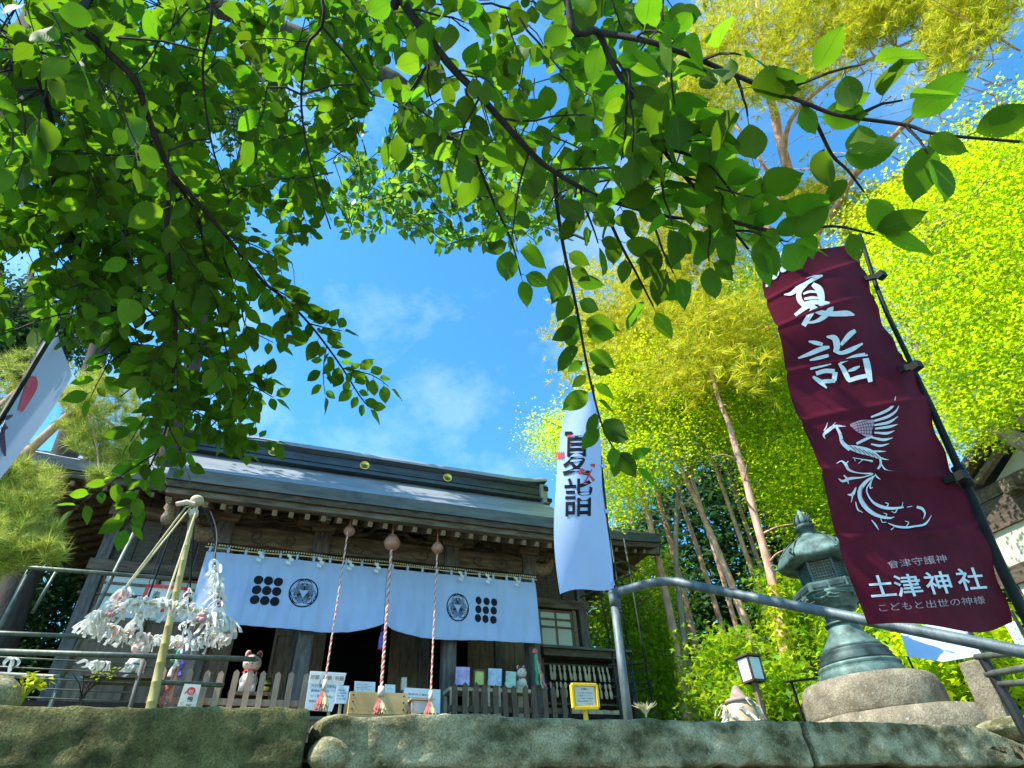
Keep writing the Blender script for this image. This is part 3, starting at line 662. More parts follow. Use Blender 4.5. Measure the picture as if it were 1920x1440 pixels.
# ------------------------------------------------------------------ lettering (built-in font) as flat meshes
_bodies = ['夏', '詣', '土', '津', '神', '社', '會津守護神', 'こどもと出世の神様', '殿祈', 'ご', '初', '境内下の神社', '参拝のご案内', 'お願い', 'ペット連れでの参拝は', 'ご遠慮ください。', '境内は禁煙です。', '土津神社', '御守', '祈願', '一', '奉', '納']
TXT = {}
_tmp = []
for bdy in _bodies:
    c = bpy.data.curves.new('lettering', 'FONT'); c.body = bdy; c.size = 1; c.resolution_u = 3
    if bdy in ('土', '津', '神', '社', '夏', '詣', '殿祈'): c.offset = .012
    o = bpy.data.objects.new('lettering', c); COL.objects.link(o); _tmp.append((bdy, o, c))
bpy.context.view_layer.update(); _dg = bpy.context.evaluated_depsgraph_get()
for bdy, o, c in _tmp:
    me = o.evaluated_get(_dg).to_mesh(); TXT[bdy] = ([tuple(v.co) for v in me.vertices], [tuple(p.vertices) for p in me.polygons])
    xs_ = [v[0] for v in TXT[bdy][0]]; TXT[bdy] += (max(xs_) if xs_ else 1,)
for bdy, o, c in _tmp: bpy.data.objects.remove(o); bpy.data.curves.remove(c)
def text_map(body, fn, mb):                      # fn(x, y) in em units -> 3-D
    v, f, _ = TXT[body]; mb.add([fn(p[0], p[1]) for p in v], f)
class Surf:                                      # a cloth surface that pixels can be traced onto
    def __init__(s, fn, nu=24, nv=48):
        s.fn = fn; m = MB(); m.grid(lambda u, v: fn(-.12+1.24*u, -.06+1.12*v), nu, nv)
        s.b = BVHTree.FromPolygons([Vector(p) for p in m.v], m.f); s.last = None
    def px(s, x, y, off=.003):
        d = rd(x, y); h = s.b.ray_cast(Vector((0, 0, 0)), d)
        if h[0] is None: p, n = s.last if s.last else (Vector((0, 0, 0)), Vector((0, 0, 1)))
        else: p, n = h[0], h[1]; s.last = (p, n)
        if n.dot(d) > 0: n = -n
        return p + n*off

# ------------------------------------------------------------------ bells and bell ropes
def bell(bx, by, rx, ry, rad, y0, y1, lab_b, lab_r, thick, split):
    c = at(bx, by, y0); b_ = thing('shrine_bell', lab_b, 'bell', c, 'bells under the porch eave'); m = MB()
    m.sphere(c, (rad, rad, rad*.97), 20, 14); m.build('bell_body', M['bell'], b_, True)
    m = MB(); m.lathe([(rad*1.02, -.02), (rad*1.06, 0), (rad*1.02, .02)], 20, c); m.lathe([(rad*.5, rad*.86), (rad*.56, rad*.92), (rad*.5, rad*.98)], 14, c); m.build('bell_band', M['bell'], b_, True)
    m = MB(); m.tube([c+Vector((0, 0, rad*.9)), c+Vector((0, .02, .24+rad)), c+Vector((0, .1, .5+rad))], .014, 6); m.build('hanger', M['rope_red'], b_)
    top = c+Vector((-.03, -rad*.5, rad*.6)) if split else c+Vector((0, 0, -rad*.9)); bot = at(rx, ry, y1)
    r_ = thing('bell_rope', lab_r, 'rope', bot, 'ropes hanging from the bells'); n = 90
    sl = top-bot
    knot = bot + sl*.115
    for ph_, mt in ((0, 'rope_red'), (math.pi, 'rope_white')):
        m = MB(); pts = []
        for i in range(n+1):
            t = i/n; p = knot.lerp(top, t); w = (4 if False else 1)*sl.length*2*math.pi*5.2*t + ph_
            pts.append(p + Vector((math.cos(w), math.sin(w), 0))*thick*.55)
        m.tube(pts, thick*.62, 6); m.build('strand', M[mt], r_, True)
    m = MB(); k2 = bot + sl*.065; m.tube([knot, k2], [thick*1.9, thick*2.1], 10); m.build('sleeve', M['rope_white'], r_, True)
    for s, mt in ((-1, 'rope_red'), (1, 'straw')):
        m = MB()
        for k in range(26):
            a = 2*math.pi*k/26; q = Vector((math.cos(a)*.06 + s*.04, math.sin(a)*.06, 0))
            m.tube([k2+q*.2, k2+q*.6-Vector((0, 0, .1)), bot+q+Vector((0, 0, .04*math.sin(k*2.3)))-Vector((0, 0, .04))], [.012, .012, .010], 4)
        m.build('tassel', M[mt], r_)
bell(655, 996, 603, 1322, .105, 11.0, 10.35, 'small round copper bell above the red and white rope by the notice boards', 'thin red and white bell rope ending in a bright red tassel', .016, True)
bell(735, 1018, 712, 1330, .155, 11.0, 10.35, 'largest round copper bell at the middle of the porch', 'thick pale bell rope with a long straw tassel over the tan offering box', .026, False)
bell(820, 1028, 806, 1338, .115, 11.0, 10.35, 'small round copper bell beside the second porch post', 'thin pink bell rope hanging over the small stool', .017, False)
# ------------------------------------------------------------------ picket fences
def fence_run(px0, px1, n, mt, lab, pyt):
    a, b_ = at(px0, pyt[0], 11.0), at(px1, pyt[1], 11.0); zt = (a.z+b_.z)/2
    f = thing('picket_fence', lab, 'fence', ((a.x+b_.x)/2, 11, 1.5)); w = .088
    m = MB(); H = zt-1.48
    m.add([(-w/2, -.02, 0), (w/2, -.02, 0), (w/2, .02, 0), (-w/2, .02, 0), (-w/2, -.02, H-.045), (w/2, -.02, H-.045), (w/2, .02, H-.045), (-w/2, .02, H-.045), (0, -.02, H), (0, .02, H)],
          [(3, 2, 1, 0), (0, 1, 5, 8, 4), (2, 3, 7, 9, 6), (1, 2, 6, 9, 8, 5), (3, 0, 4, 8, 9, 7)])
    me = m.mesh('picket')
    for i in range(n):
        x = lerp(a.x, b_.x, i/(n-1)); tl = math.radians(random.uniform(-1.6, 1.6))
        link('picket', me, M[mt], f, Matrix.Translation((x, 11-.045, 1.48+random.uniform(-.02, .02))) @ Matrix.Rotation(tl, 4, 'Y'))
    for dz in (.25, .60):
        m = MB(); m.bbox((a.x-.1, 10.978, 1.48+H*.25+dz-.25+.02), (b_.x+.1, 11.025, 1.48+H*.25+dz-.25+.11)); m.build('rail', M[mt], f)
    return f
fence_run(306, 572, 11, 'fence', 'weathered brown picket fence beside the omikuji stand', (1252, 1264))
fence_run(850, 1052, 12, 'fence_shade', 'shade-toned brown picket fence in front of the framed posters', (1279, 1289))
# ------------------------------------------------------------------ notices and furniture on the porch steps
def board(name, label, cat, px, y, mt, thick=.025, legs=None, text=None, frame=None, group=None, zb=None):
    """px: four photo corners TL TR BR BL on the plane y"""
    P = [at(x, yy, y) for x, yy in px]; t = thing(name, label, cat, (P[3].lerp(P[2], .5).x, y, 1.5), group)
    m = MB(); m.prism([P[3], P[2], P[1], P[0]], (0, thick, 0)); m.build('panel', mt, t)
    if frame:
        m = MB(); c = (P[0]+P[1]+P[2]+P[3])/4
        for i in range(4):
            a, b_ = P[i], P[(i+1) % 4]; m.bar(a+Vector((0, .005, 0)), b_+Vector((0, .005, 0)), thick+.03, frame[1], (0, 0, 1) if abs((b_-a).z) < abs((b_-a).x) else (1, 0, 0))
        m.build('frame', frame[0], t)
    if legs is not None:
        for u in ((.1, .9) if legs > 1 else (.5,)):
            q = P[3].lerp(P[2], u); m = MB(); m.bbox((q.x-.02, y+.03, terr(q.x, y)-.02 if zb is None else zb), (q.x+.02, y+.06, q.z+.1)); m.build('leg', M['pale_wood'], t)
    if text:
        F = lambda u, v: P[3].lerp(P[2], u).lerp(P[0].lerp(P[1], u), v) - Vector((0, .004, 0))
        for (body, u, v, su, sv, mt2) in text:
            m = MB(); L = TXT[body][2]; text_map(body, lambda x, yy: F(u+x/L*su, v+yy*sv), m); m.build('lettering', mt2, t)
    return t, P
LIN = lambda n, col=None: [('ペット連れでの参拝は' if k % 2 else '参拝のご案内', .10, .86-.8*(k+1)/(n+1), .8*(.95 if k % 2 else .7), .55/(n+2), M['ink']) for k in range(n)]
t, P = board('notice_board', 'wide white notice board with three sheets along its top edge', 'sign', [(582, 1258), (650, 1262), (622, 1334), (571, 1331)], 10.6, M['paper_shade'], legs=2, text=LIN(5) + [('お願い', .18, .66, .3, .05, M['redink'])])
for k in range(3):
    m = MB(); a, b_ = P[0].lerp(P[1], k/3+.015), P[0].lerp(P[1], (k+1)/3-.015); dz = Vector((-.02, 0, -.17)); o = Vector((0, -.008, -.01)); m.prism([a+dz+o, b_+dz+o, b_+o, a+o], (0, .004, 0)); s_ = m.build('sheet', M['paper'], t)
    m = MB(); c = (a+b_)/2+dz*.5; 
    text_map('祈願', lambda x, y: Vector((c.x-.07+x*.07, c.y-.012, c.z-.03+y*.07)), m); m.build('lettering', M['ink'], s_)
board('small_notice', 'narrow shade-tinted white notice on a single stake beside the offering box', 'sign', [(632, 1285), (655, 1286), (650, 1319), (628, 1319)], 10.5, M['paper_shade'], legs=1, text=LIN(4))
t, P = board('offering_box', 'tan wooden offering box with dark rivets along both ends', 'box', [(657, 1296), (764, 1300), (762, 1340), (652, 1338)], 10.75, M['tan'], thick=.55)
for u in (.06, .94):
    for v in (.15, .45, .78):
        c = P[0].lerp(P[1], u).lerp(P[3].lerp(P[2], u), v); m = MB(); m.lathe([(.014, -.008), (.014, .0), (.008, .008)], 8); m.v = [(c.x+p[0], c.y-p[2]-.004, c.z+p[1]) for p in m.v]; m.build('rivet', M['iron'], t)
m = MB(); m.bbox((P[3].x-.02, 10.76, 1.46), (P[2].x+.02, 11.28, P[3].z-.002)); m.build('base', M['tan'], t)
board('notice_card', 'shade-tinted white card with lines of writing standing on the offering box', 'sign', [(665, 1277), (704, 1279), (703, 1299), (664, 1298)], 11.0, M['paper_shade'], text=LIN(4), legs=1, zb=2.2)
board('notice_card', 'small white card with a red diamond mark behind the straw tassel', 'sign', [(722, 1283), (741, 1284), (741, 1302), (721, 1302)], 11.0, M['paper_shade'], text=[('一', .3, .45, .4, .3, M['redink'])], legs=1, zb=2.2)
board('notice_board', 'wide shade-tinted white notice board behind the small stool', 'sign', [(758, 1289), (826, 1293), (825, 1338), (757, 1334)], 10.95, M['paper_shade'], text=LIN(4), legs=2)
board('amulet_box', 'small yellow upright box beside the shade-tinted notice board', 'box', [(754, 1270), (763, 1270), (763, 1294), (753, 1294)], 11.2, M['plaster'], thick=.08, legs=1)
p = at(790, 1310, 10.5); st = thing('stool', 'small worn wooden stool with a cloth under the pink rope', 'stool', (p.x, 10.6, 1.5))
m = MB(); m.box((p.x, 10.65, p.z), (.34, .3, .03)); m.build('seat', M['pale_wood'], st)
for dx in (-.13, .13):
    for dy in (-.11, .11): m = MB(); m.bar((p.x+dx*1.1, 10.65+dy, 1.46), (p.x+dx, 10.65+dy, p.z), .03, .03); m.build('leg', M['fence'], st)
m = MB(); m.bbox((p.x-.12, 10.54, p.z-.2), (p.x+.12, 10.55, p.z-.02)); m.build('cloth', M['paper'], st)
for i, (c4, c1, c2, lab) in enumerate((
   ([(855, 1250), (881, 1251), (880, 1285), (854, 1284)], (.36, .25, .55), (.62, .55, .80), 'purple poster leaning beside the second porch post'),
   ([(889, 1256), (909, 1257), (908, 1286), (888, 1286)], (.42, .52, .12), (.62, .66, .22), 'yellow green poster in a dark frame'),
   ([(916, 1253), (941, 1254), (940, 1286), (915, 1285)], (.30, .42, .68), (.62, .72, .82), 'pale blue poster with white flecks'),
   ([(949, 1258), (968, 1260), (967, 1290), (948, 1289)], (.25, .48, .42), (.52, .70, .62), 'teal poster beside the small white doll'))):
    board('poster', lab, 'poster', c4, 11.4, mat('poster_%s' % 'abcd'[i], c1, c2, rough=.5, scale=9, bump=0), thick=.02, frame=(M['wood_dark'], .03) if i == 1 else None, legs=2, group='posters behind the dark fence')
m = MB(); a = at(880, 1290, 11.5); m.bbox((a.x-.4, 11.45, a.z-.06), (a.x+1.3, 11.9, a.z)); 
sh = thing('display_table', 'pale wooden display table behind the shade-toned fence', 'table', (a.x+.45, 11.6, 1.5)); m.build('table_top', M['pale_wood'], sh)
for dx in (-.35, 1.25):
    for dy in (11.48, 11.86): m = MB(); m.bbox((a.x+dx-.025, dy-.025, 1.45), (a.x+dx+.025, dy+.025, a.z-.06)); m.build('leg', M['pale_wood'], sh)
# dolls
def dog(px, py, y, s, lab, zt):
    p = at(px, py, y); d = thing('dog_doll', lab, 'doll', (p.x, y, zt), 'papier-mache dog dolls on the porch')
    m = MB(); m.sphere(p, (.165*s, .15*s, .155*s), 20, 14); hd = m.build('head', M['dog_white'], d, True)
    m = MB(); m.sphere(p+Vector((0, .035*s, .06*s)), (.165*s, .14*s, .12*s), 18, 12); m.build('hair', M['doll_black'], hd, True)
    for q in (-1, 1):
        m = MB(); e = p+Vector((q*.10*s, 0, .13*s))
        m.sphere(e+Vector((0, .01, .03*s)), (.055*s, .03*s, .075*s), 12, 8); ea = m.build('ear', M['dog_white'], d, True)
        m = MB(); m.sphere(e+Vector((0, -.018*s, .028*s)), (.040*s, .022*s, .058*s), 12, 8); m.build('ear_lining', M['doll_red'], ea, True)
        m = MB(); m.sphere(p+Vector((q*.07*s, -.135*s, .03*s)), (.024*s, .014*s, .017*s), 10, 6); m.build('eye', M['doll_black'], hd, True)
        m = MB(); m.sphere(p+Vector((q*.095*s, -.118*s, -.035*s)), (.03*s, .014*s, .022*s), 10, 6); m.build('cheek', M['paper_pink'], hd, True)
    m = MB(); m.sphere(p+Vector((0, -.148*s, -.03*s)), (.016*s, .012*s, .012*s), 8, 6); m.build('nose', M['doll_black'], hd, True)
    m = MB(); m.sphere(p+Vector((0, -.14*s, -.075*s)), (.022*s, .012*s, .008*s), 8, 6); m.build('mouth', M['doll_red'], hd, True)
    b0 = p+Vector((0, .06*s, -.30*s)); m = MB(); m.sphere(b0, (.16*s, .24*s, .17*s), 18, 12); bd = m.build('body', M['dog_white'], d, True)
    m = MB(); m.lathe([(.125*s, -.02*s), (.15*s, 0), (.125*s, .02*s)], 20, p+Vector((0, .02*s, -.155*s))); m.build('collar', M['doll_red'], d, True)
    for k in range(9):
        a = lerp(-1.2, 1.2, k/8); m = MB(); q = p+Vector((math.sin(a)*.135*s, .02-math.cos(a)*.135*s, -.20*s)); m.box(q, (.022*s, .012, .07*s), Matrix.Rotation(a, 3, 'Z')); m.build('bib_stripe', M['doll_black' if k % 2 == 0 else 'dog_white'], d)
    zl = zt-(p.z-.42*s)
    for qx in (-1, 1):
        for qy in (-.09, .17): m = MB(); m.tube([(p.x+qx*.09*s, y+qy*s, p.z-.36*s), (p.x+qx*.10*s, y+qy*s, zt)], [.055*s, .05*s], 10); m.build('leg', M['dog_white'], d, True)
    return d
pz = at(473, 1244, 12.9).z
dog(473, 1244, 12.9, 1.0, 'cream dog doll with red ears sitting in the dark doorway', pz-.52)
m = MB(); tx = at(473, 1244, 12.9).x; tb = thing('doll_stand', 'dark low stand under the cream dog doll', 'stand', (tx, 12.95, 2.44)); m.bbox((tx-.3, 12.7, pz-.58), (tx+.45, 13.25, pz-.52)); m.build('table_top', M['wood_panel'], tb)
for dx in (-.26, .41):
    for dy in (12.74, 13.21): m = MB(); m.bbox((tx+dx-.025, dy-.025, 2.44), (tx+dx+.025, dy+.025, pz-.58)); m.build('leg', M['wood_panel'], tb)
p = at(504, 1252, 12.95); dr = thing('drum_ornament', 'small golden barrel ornament beside the cream dog doll', 'ornament', (p.x, 12.95, pz-.52))
m = MB(); m.lathe([(.08, -.14), (.105, -.07), (.11, 0), (.105, .07), (.08, .14)], 16, (0, 0, 0)); m.v = [(p.x+q[0], 12.98+q[1], pz-.37+q[2]) for q in m.v]; m.build('barrel', M['gold'], dr, True)
m = MB(); m.lathe([(.112, -.02), (.118, 0), (.112, .02)], 16, (p.x, 12.98, pz-.37)); m.build('hoop', M['doll_black'], dr, True)
dd = dog(978, 1262, 11.75, .62, 'small white doll between the teal poster and the third porch post', at(978, 1285, 11.75).z)
m = MB(); q = at(978, 1285, 11.75); ds = thing('doll_stand', 'pale box stand under the small white doll', 'stand', (q.x, 11.8, 1.5)); m.bbox((q.x-.11, 11.7, 1.45), (q.x+.11, 12.0, q.z-.002)); m.build('box', M['pale_wood'], ds)
p = at(265, 1220, 10.6); dog(265, 1214, 10.6, .78, 'big white dog doll with a red collar behind the pipe frame', p.z-.34)
m = MB(); ds = thing('doll_stand', 'dark shelf under the big white dog doll', 'stand', (p.x, 10.7, 1.5)); m.bbox((p.x-.6, 10.45, p.z-.40), (p.x+.35, 10.95, p.z-.342)); m.build('shelf', M['wood_dark'], ds)
for dx in (-.55, .3): m = MB(); m.bbox((p.x+dx-.03, 10.65, 1.45), (p.x+dx+.03, 10.72, p.z-.40)); m.build('leg', M['wood_dark'], ds)
t, P = board('lantern_sign', 'white signboard with dark red frame hanging behind the omikuji papers', 'sign', [(278, 1098), (350, 1104), (338, 1146), (262, 1140)], 12.4, M['paper'], thick=.04, frame=(M['doll_red'], .05), text=[('奉', .18, .45, .2, .4, M['ink']), ('納', .62, .45, .2, .4, M['ink'])])
m = MB()
for k in (0, 1): m.tube([P[k], (P[k].x, 12.4, 5.4)], .008, 5)
m.build('cord', M['iron'], t)
# streamers of folded paper and ribbons
def streamer(px0, py0, strands, y, lab, top=None):
    p = at(px0, py0, y); s_ = thing('ribbon_streamer', lab, 'streamer', p)
    m = MB(); m.lathe([(.0, -.05), (.05, -.03), (.06, .02), (.02, .06)], 10, p); m.build('knot', M['rope_red'], s_)
    m = MB(); m.tube([p, p+Vector((.02, .1, .25))], .008, 5); m.build('cord', M['iron'], s_)
    for (px1, py1, mt, w) in strands:
        q = at(px1, py1, y-.02); d = q-p; pts = [p.lerp(q, k/12)+Vector((.012*math.sin(k*1.7), .012*math.cos(k*1.3), 0)) for k in range(13)]
        m = MB(); m.tube(pts, [w*(.7+.3*math.sin(k*2.2)**2) for k in range(13)], 6); m.build('ribbon', M[mt], s_)
streamer(1003, 1222, [(1008, 1285, 'green_rib', .035), (1018, 1292, 'straw', .02), (1022, 1288, 'rope_red', .028), (1025, 1292, 'purple_rib', .018)], 11.7, 'rainbow ribbon streamer with green and red strands on the third porch post')
streamer(352, 1200, [(322, 1240, 'green_rib', .035), (316, 1268, 'paper', .03), (336, 1268, 'purple_rib', .035), (332, 1250, 'straw', .02)], 10.9, 'ribbon streamer with green, white and purple strands beside the omikuji ring')
streamer(318, 1285, [(303, 1322, 'rope_red', .04), (308, 1322, 'paper_pink', .03)], 10.8, 'short red ribbon streamer tied to the weathered fence')
# ------------------------------------------------------------------ ema rack with hanging wooden charms
ra = thing('charm_rack', 'dark wooden rack with two rows of hanging wooden charms under a small roof', 'rack', (6.85, 12.7, 1.5))
YR = 12.6
a = at(1012, 1218, YR); b_ = at(1152, 1225, YR); zt = a.z
m = MB(); m.bbox((a.x-.05, YR-.28, zt-.02), (b_.x+.30, YR+.5, zt+.03)); m.build('roof', M['copper_green'], ra)
m = MB(); m.bbox((a.x, YR-.2, zt-.16), (b_.x+.2, YR+.45, zt-.022)); m.build('roof_beam', M['wood_dark'], ra)
for x in (a.x+.03, b_.x-.03): m = MB(); m.bbox((x-.05, YR, 1.45), (x+.05, YR+.1, zt-.16)); m.build('post', M['wood_dark'], ra)
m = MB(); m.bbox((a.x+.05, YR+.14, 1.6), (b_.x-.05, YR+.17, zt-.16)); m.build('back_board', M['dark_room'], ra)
for z in (zt-.28, zt-.68, zt-1.05, zt-1.32, zt-1.55, zt-1.85): m = MB(); m.bbox((a.x+.08, YR+.02, z-.02), (b_.x-.08, YR+.08, z+.02)); m.build('rail', M['wood_dark'], ra)
cm = MB(); cm.lathe([(.012, .0), (.032, -.03), (.036, -.09), (.020, -.12), (.038, -.17), (.042, -.25), (.03, -.30), (.004, -.31)], 8); cme = cm.mesh('charm', True)
for r in range(2):
    for i in range(13):
        x = lerp(a.x+.2, b_.x-.25, i/12)+random.uniform(-.02, .02)
        link('charm', cme, M['pale_wood'], ra, Matrix.Translation((x, YR-.02, zt-.30-r*.34)) @ Matrix.Rotation(random.uniform(-.12, .12), 4, 'Y') @ Matrix.Diagonal((random.uniform(.7, 1.1), .6, 1, 1)))
bm = MB(); bm.bbox((-.11, -.04, -.05), (.11, .04, .05)); bme = bm.mesh('wooden_block')
for z in (zt-1.28, zt-1.81):
    for i in range(6): link('wooden_block', bme, M['pale_wood'], ra, Matrix.Translation((lerp(a.x+.75, b_.x-.2, i/5), YR+.03, z+.07)) @ Matrix.Rotation(random.uniform(-.2, .2), 4, 'Y'))
# ------------------------------------------------------------------ omikuji stand
OY = 8.0
top, bot = at(368, 943, OY), at(285, 1336, OY); bot.z = terr(bot.x, OY)-.02
om = thing('omikuji_stand', 'bamboo pole with cords and a ring of tied white fortune papers', 'stand', bot)
n = 14; pts = [bot.lerp(top, i/n) for i in range(n+1)]
m = MB(); pp = []; rr_ = []
for i in range(n):
    a, b_ = pts[i], pts[i+1]
    for t, r in ((.02, 1.05), (.06, 1.0), (.94, .985), (.98, 1.05)): pp.append(a.lerp(b_, t)); rr_.append(r*lerp(.054, .026, i/n))
m.tube(pp, rr_, 12); m.build('pole', M['bamboo'], om, True)
m = MB(); m.sphere(top+Vector((0, 0, .03)), (.085, .085, .075), 14, 10); m.build('knob', M['pale_wood'], om, True)
m = MB(); m.tube([top+Vector((-.22, -.02, -.06)), top+Vector((-.1, -.05, -.03)), top+Vector((0, -.06, -.05))], [.03, .035, .03], 8); m.tube([top+Vector((.0, .0, -.12)), top+Vector((.02, -.02, -.2))], [.06, .05], 8); m.build('binding', M['rope_white'], om)
RC = Vector((-1.09, OY-.02, 2.37)); RRX, RRY = .70, .62
def ringp(a): return RC + Vector((math.cos(a)*RRX, math.sin(a)*RRY, .02*math.sin(3*a)))
m = MB(); m.tube([ringp(2*math.pi*k/40) for k in range(41)], .02, 6, False); m.build('ring', M['bamboo'], om)
strings = []
for k, (a, sx, col) in enumerate(((2.9, -.10, 'straw'), (2.1, -.16, 'iron'), (3.9, -.04, 'straw'), (1.25, .0, 'iron'), (4.75, .03, 'straw'), (.35, .12, 'iron'), (5.7, .2, 'iron'))):
    e = ringp(a); s0 = top+Vector((sx, -.02, -.05-.3*abs(sx)))
    P = [s0 + (e-s0)*t + Vector((math.cos(a)*(.06 if sx > .1 else 0)*math.sin(math.pi*min(1, t*2.2)), 0, .03*math.sin(math.pi*t)*(1 if sx > .1 else 0))) for t in np.linspace(0, 1, 14)]
    m = MB(); m.tube([top+Vector((0, 0, -.04))]+P, .011, 6); m.build('cord', M[col], om); strings.append(P)
def strip_mesh(seed):
    r_ = random.Random(seed); m = MB(); w = .034; L = r_.uniform(.09, .15); bend = r_.uniform(-.05, .05)
    for s in (-1, 1):
        prev = None; b = len(m.v)
        for k in range(5):
            t = k/4; z = .02-L*t*r_.uniform(.8, 1.05); x = s*(.012+.028*math.sin(t*2.2))+bend*t*t; y = -.01-.035*math.sin(t*2.5)*(1 if s > 0 else .4)
            m.v += [(x-w/2-.006*math.sin(t*5+seed), y, z), (x+w/2, y+.010*math.sin(t*4), z)]
        for k in range(4): m.f.append((b+2*k, b+2*k+1, b+2*k+3, b+2*k+2))
    m.sphere((0, -.006, .012), (.022, .016, .016), 6, 4)
    return m.mesh('paper_strip', True)
smesh = [strip_mesh(i) for i in range(8)]; smesh_p = [strip_mesh(30+i) for i in range(2)]
cnt = 0
def tie(p, sc=1.0):
    global cnt
    pink = random.random() < .05; me = random.choice(smesh_p if pink else smesh)
    link('paper_strip', me, M['paper_pink' if pink else 'paper'], om, Matrix.Translation(p) @ Matrix.Rotation(random.uniform(0, 6.28), 4, 'Z') @ Matrix.Rotation(random.uniform(-.35, .35), 4, 'X') @ Matrix.Scale(sc, 4)); cnt += 1
for i in range(215):
    a = 2*math.pi*(i+random.random())/215; tie(ringp(a)+Vector((random.uniform(-.03, .03), random.uniform(-.03, .03), random.uniform(-.05, .05))), random.uniform(.9, 1.3))
for P, frac, nn in ((strings[0], .72, 16), (strings[1], .70, 12), (strings[2], .80, 8), (strings[3], .62, 12), (strings[5], .55, 20), (strings[6], .52, 22)):
    for i in range(nn):
        t = lerp(frac, 1, (i+random.random())/nn)*(len(P)-1); k = min(len(P)-2, int(t)); tie(P[k].lerp(P[k+1], t-k)+Vector((random.uniform(-.025, .025), random.uniform(-.03, .0), 0)), random.uniform(.9, 1.35))
for (px, py, r) in ((1145, 0, 0),)[:0]: pass
for ang, rr0 in ((5.35, .055), (4.0, .045), (6.1, .04)):
    c = ringp(ang)+Vector((0, -.06, -.08)); m = MB()
    for k in range(5):
        a = 2*math.pi*k/5; m.sphere(c+Vector((math.cos(a)*rr0*.55, -.01*k, math.sin(a)*rr0*.55)), (rr0*.6, .03, rr0*.6), 10, 6)
    m.build('paper_flower', M['paper_pink'], om, True)
# ------------------------------------------------------------------ prayer sign, yellow notice
t, P = board('prayer_sign', 'white slanted sign with red round emblem before the weathered fence', 'sign', [(346, 1282), (377, 1284), (364, 1335), (330, 1331)], 9.0, M['paper'], thick=.03, legs=2, text=[('殿祈', .45, .30, .35, .01, M['ink'])][:0])
F = lambda u, v: P[3].lerp(P[2], u).lerp(P[0].lerp(P[1], u), v) - Vector((0, .005, 0))
m = MB(); disc(m, F, .52, .74, .25, .15); ribbon([(.27, .70), (.20, .66), (.25, .62)], [.05, .06, .02], F, m); m.build('emblem', M['redink'], t)
F2 = lambda u, v: F(u, v) - Vector((0, .003, 0))
m = MB(); text_map('初', lambda x, y: F2(.36+x*.30, .65+y*.17), m); m.build('lettering', M['paper'], t)
for k, ch in enumerate('殿祈'):
    m = MB(); v_, f_, L_ = TXT['殿祈']; sel = [p for p in v_ if (p[0] < 1.0) == (k == 0)]
    idx = {i: j for j, i in enumerate([i for i, p in enumerate(v_) if (p[0] < 1.0) == (k == 0)])}
    m.add([F(.42+(p[0]-k)*.34, .36-k*.26+p[1]*.20) for p in sel], [tuple(idx[i] for i in q) for q in f_ if all(i in idx for i in q)]); m.build('lettering', M['ink'], t)
m = MB(); text_map('ご', lambda x, y: F(.12+x*.2, .22+y*.12), m); m.build('lettering', M['ink'], t)
ys_ = thing('yellow_sign_stand', 'yellow framed notice on a short yellow stand behind the wall', 'sign', (at(1096, 1330, 7.0).x, 7.0, terr(3.7, 7)))
P = [at(x, y, 7.0) for x, y in ((1071, 1284), (1117, 1285), (1121, 1328), (1075, 1328))]
m = MB(); m.prism([P[3], P[2], P[1], P[0]], (0, .03, 0))
for i in range(4): m.bar(P[i]-Vector((0, .006, 0)), P[(i+1) % 4]-Vector((0, .006, 0)), .05, .036, (0, 0, 1) if i % 2 == 0 else (1, 0, 0))
m.build('frame', M['yellow'], ys_, bevel=.006)
F = lambda u, v: P[3].lerp(P[2], u).lerp(P[0].lerp(P[1], u), v) - Vector((0, .012, 0))
m = MB(); m.add([F(.1, .1), F(.9, .1), F(.9, .93), F(.1, .93)], [(0, 1, 2, 3)]); sh_ = m.build('sheet', M['paper'], ys_)
F3 = lambda u, v: F(u, v) - Vector((0, .003, 0))
for k, (bd, u, v, su, sv) in enumerate((('お願い', .34, .78, .32, .09), ('ペット連れでの参拝は', .18, .62, .64, .06), ('ご遠慮ください。', .18, .50, .60, .06), ('ペット連れでの参拝は', .18, .38, .66, .06), ('境内は禁煙です。', .18, .27, .6, .06), ('土津神社', .45, .15, .35, .06))):
    m = MB(); L = TXT[bd][2]; text_map(bd, lambda x, y: F3(u+x/L*su, v+y*sv), m); m.build('lettering', M['ink'], sh_)
q = P[3].lerp(P[2], .5); zg = terr(q.x, 7.0)
m = MB(); m.lathe([(.055, zg-.01), (.03, q.z-.10), (.022, q.z)], 12, (q.x, 7.02, 0)); m.lathe([(.16, zg-.02), (.16, zg+.03), (.05, zg+.06)], 16, (q.x, 7.02, 0)); m.build('stand', M['yellow'], ys_, True)
# ------------------------------------------------------------------ pipe frames
def pipes(name, label, lst, y, mt, r=.03):
    base = at(lst[0][2], lst[0][3], y); t = thing(name, label, 'frame', (base.x, y, 1.5))
    for (x0, y0, x1, y1, *o) in lst:
        yy = o[0] if o else y; rr0 = o[1] if len(o) > 1 else r
        a, b_ = at(x0, y0, yy), at(x1, y1, o[2] if len(o) > 2 else yy); m = MB(); m.tube([a, b_], rr0, 10); m.build('pipe', M[mt], t, True)
    return t
def down(px, py, y, z=1.45):                     # foot of a vertical through a pixel
    p = at(px, py, y); q = proj((p.x, p.y, z)); return q
fl = [(-90, 1053, 340, 1086), (-120, 1182, 165, 1194), (-120, 1218, 480, 1236, 9.95, .036), (262, 978, 115, 1272, 10.06), (58, 1062, -30, 1235, 10.06), (105, 1072, 60, 1150, 10.5, .022), (-60, 1262, 420, 1285, 10.6, .035)]
tf = pipes('pipe_frame', 'grey green scaffold pipe frame standing before the left end of the shrine', fl, 10.0, 'pipe')
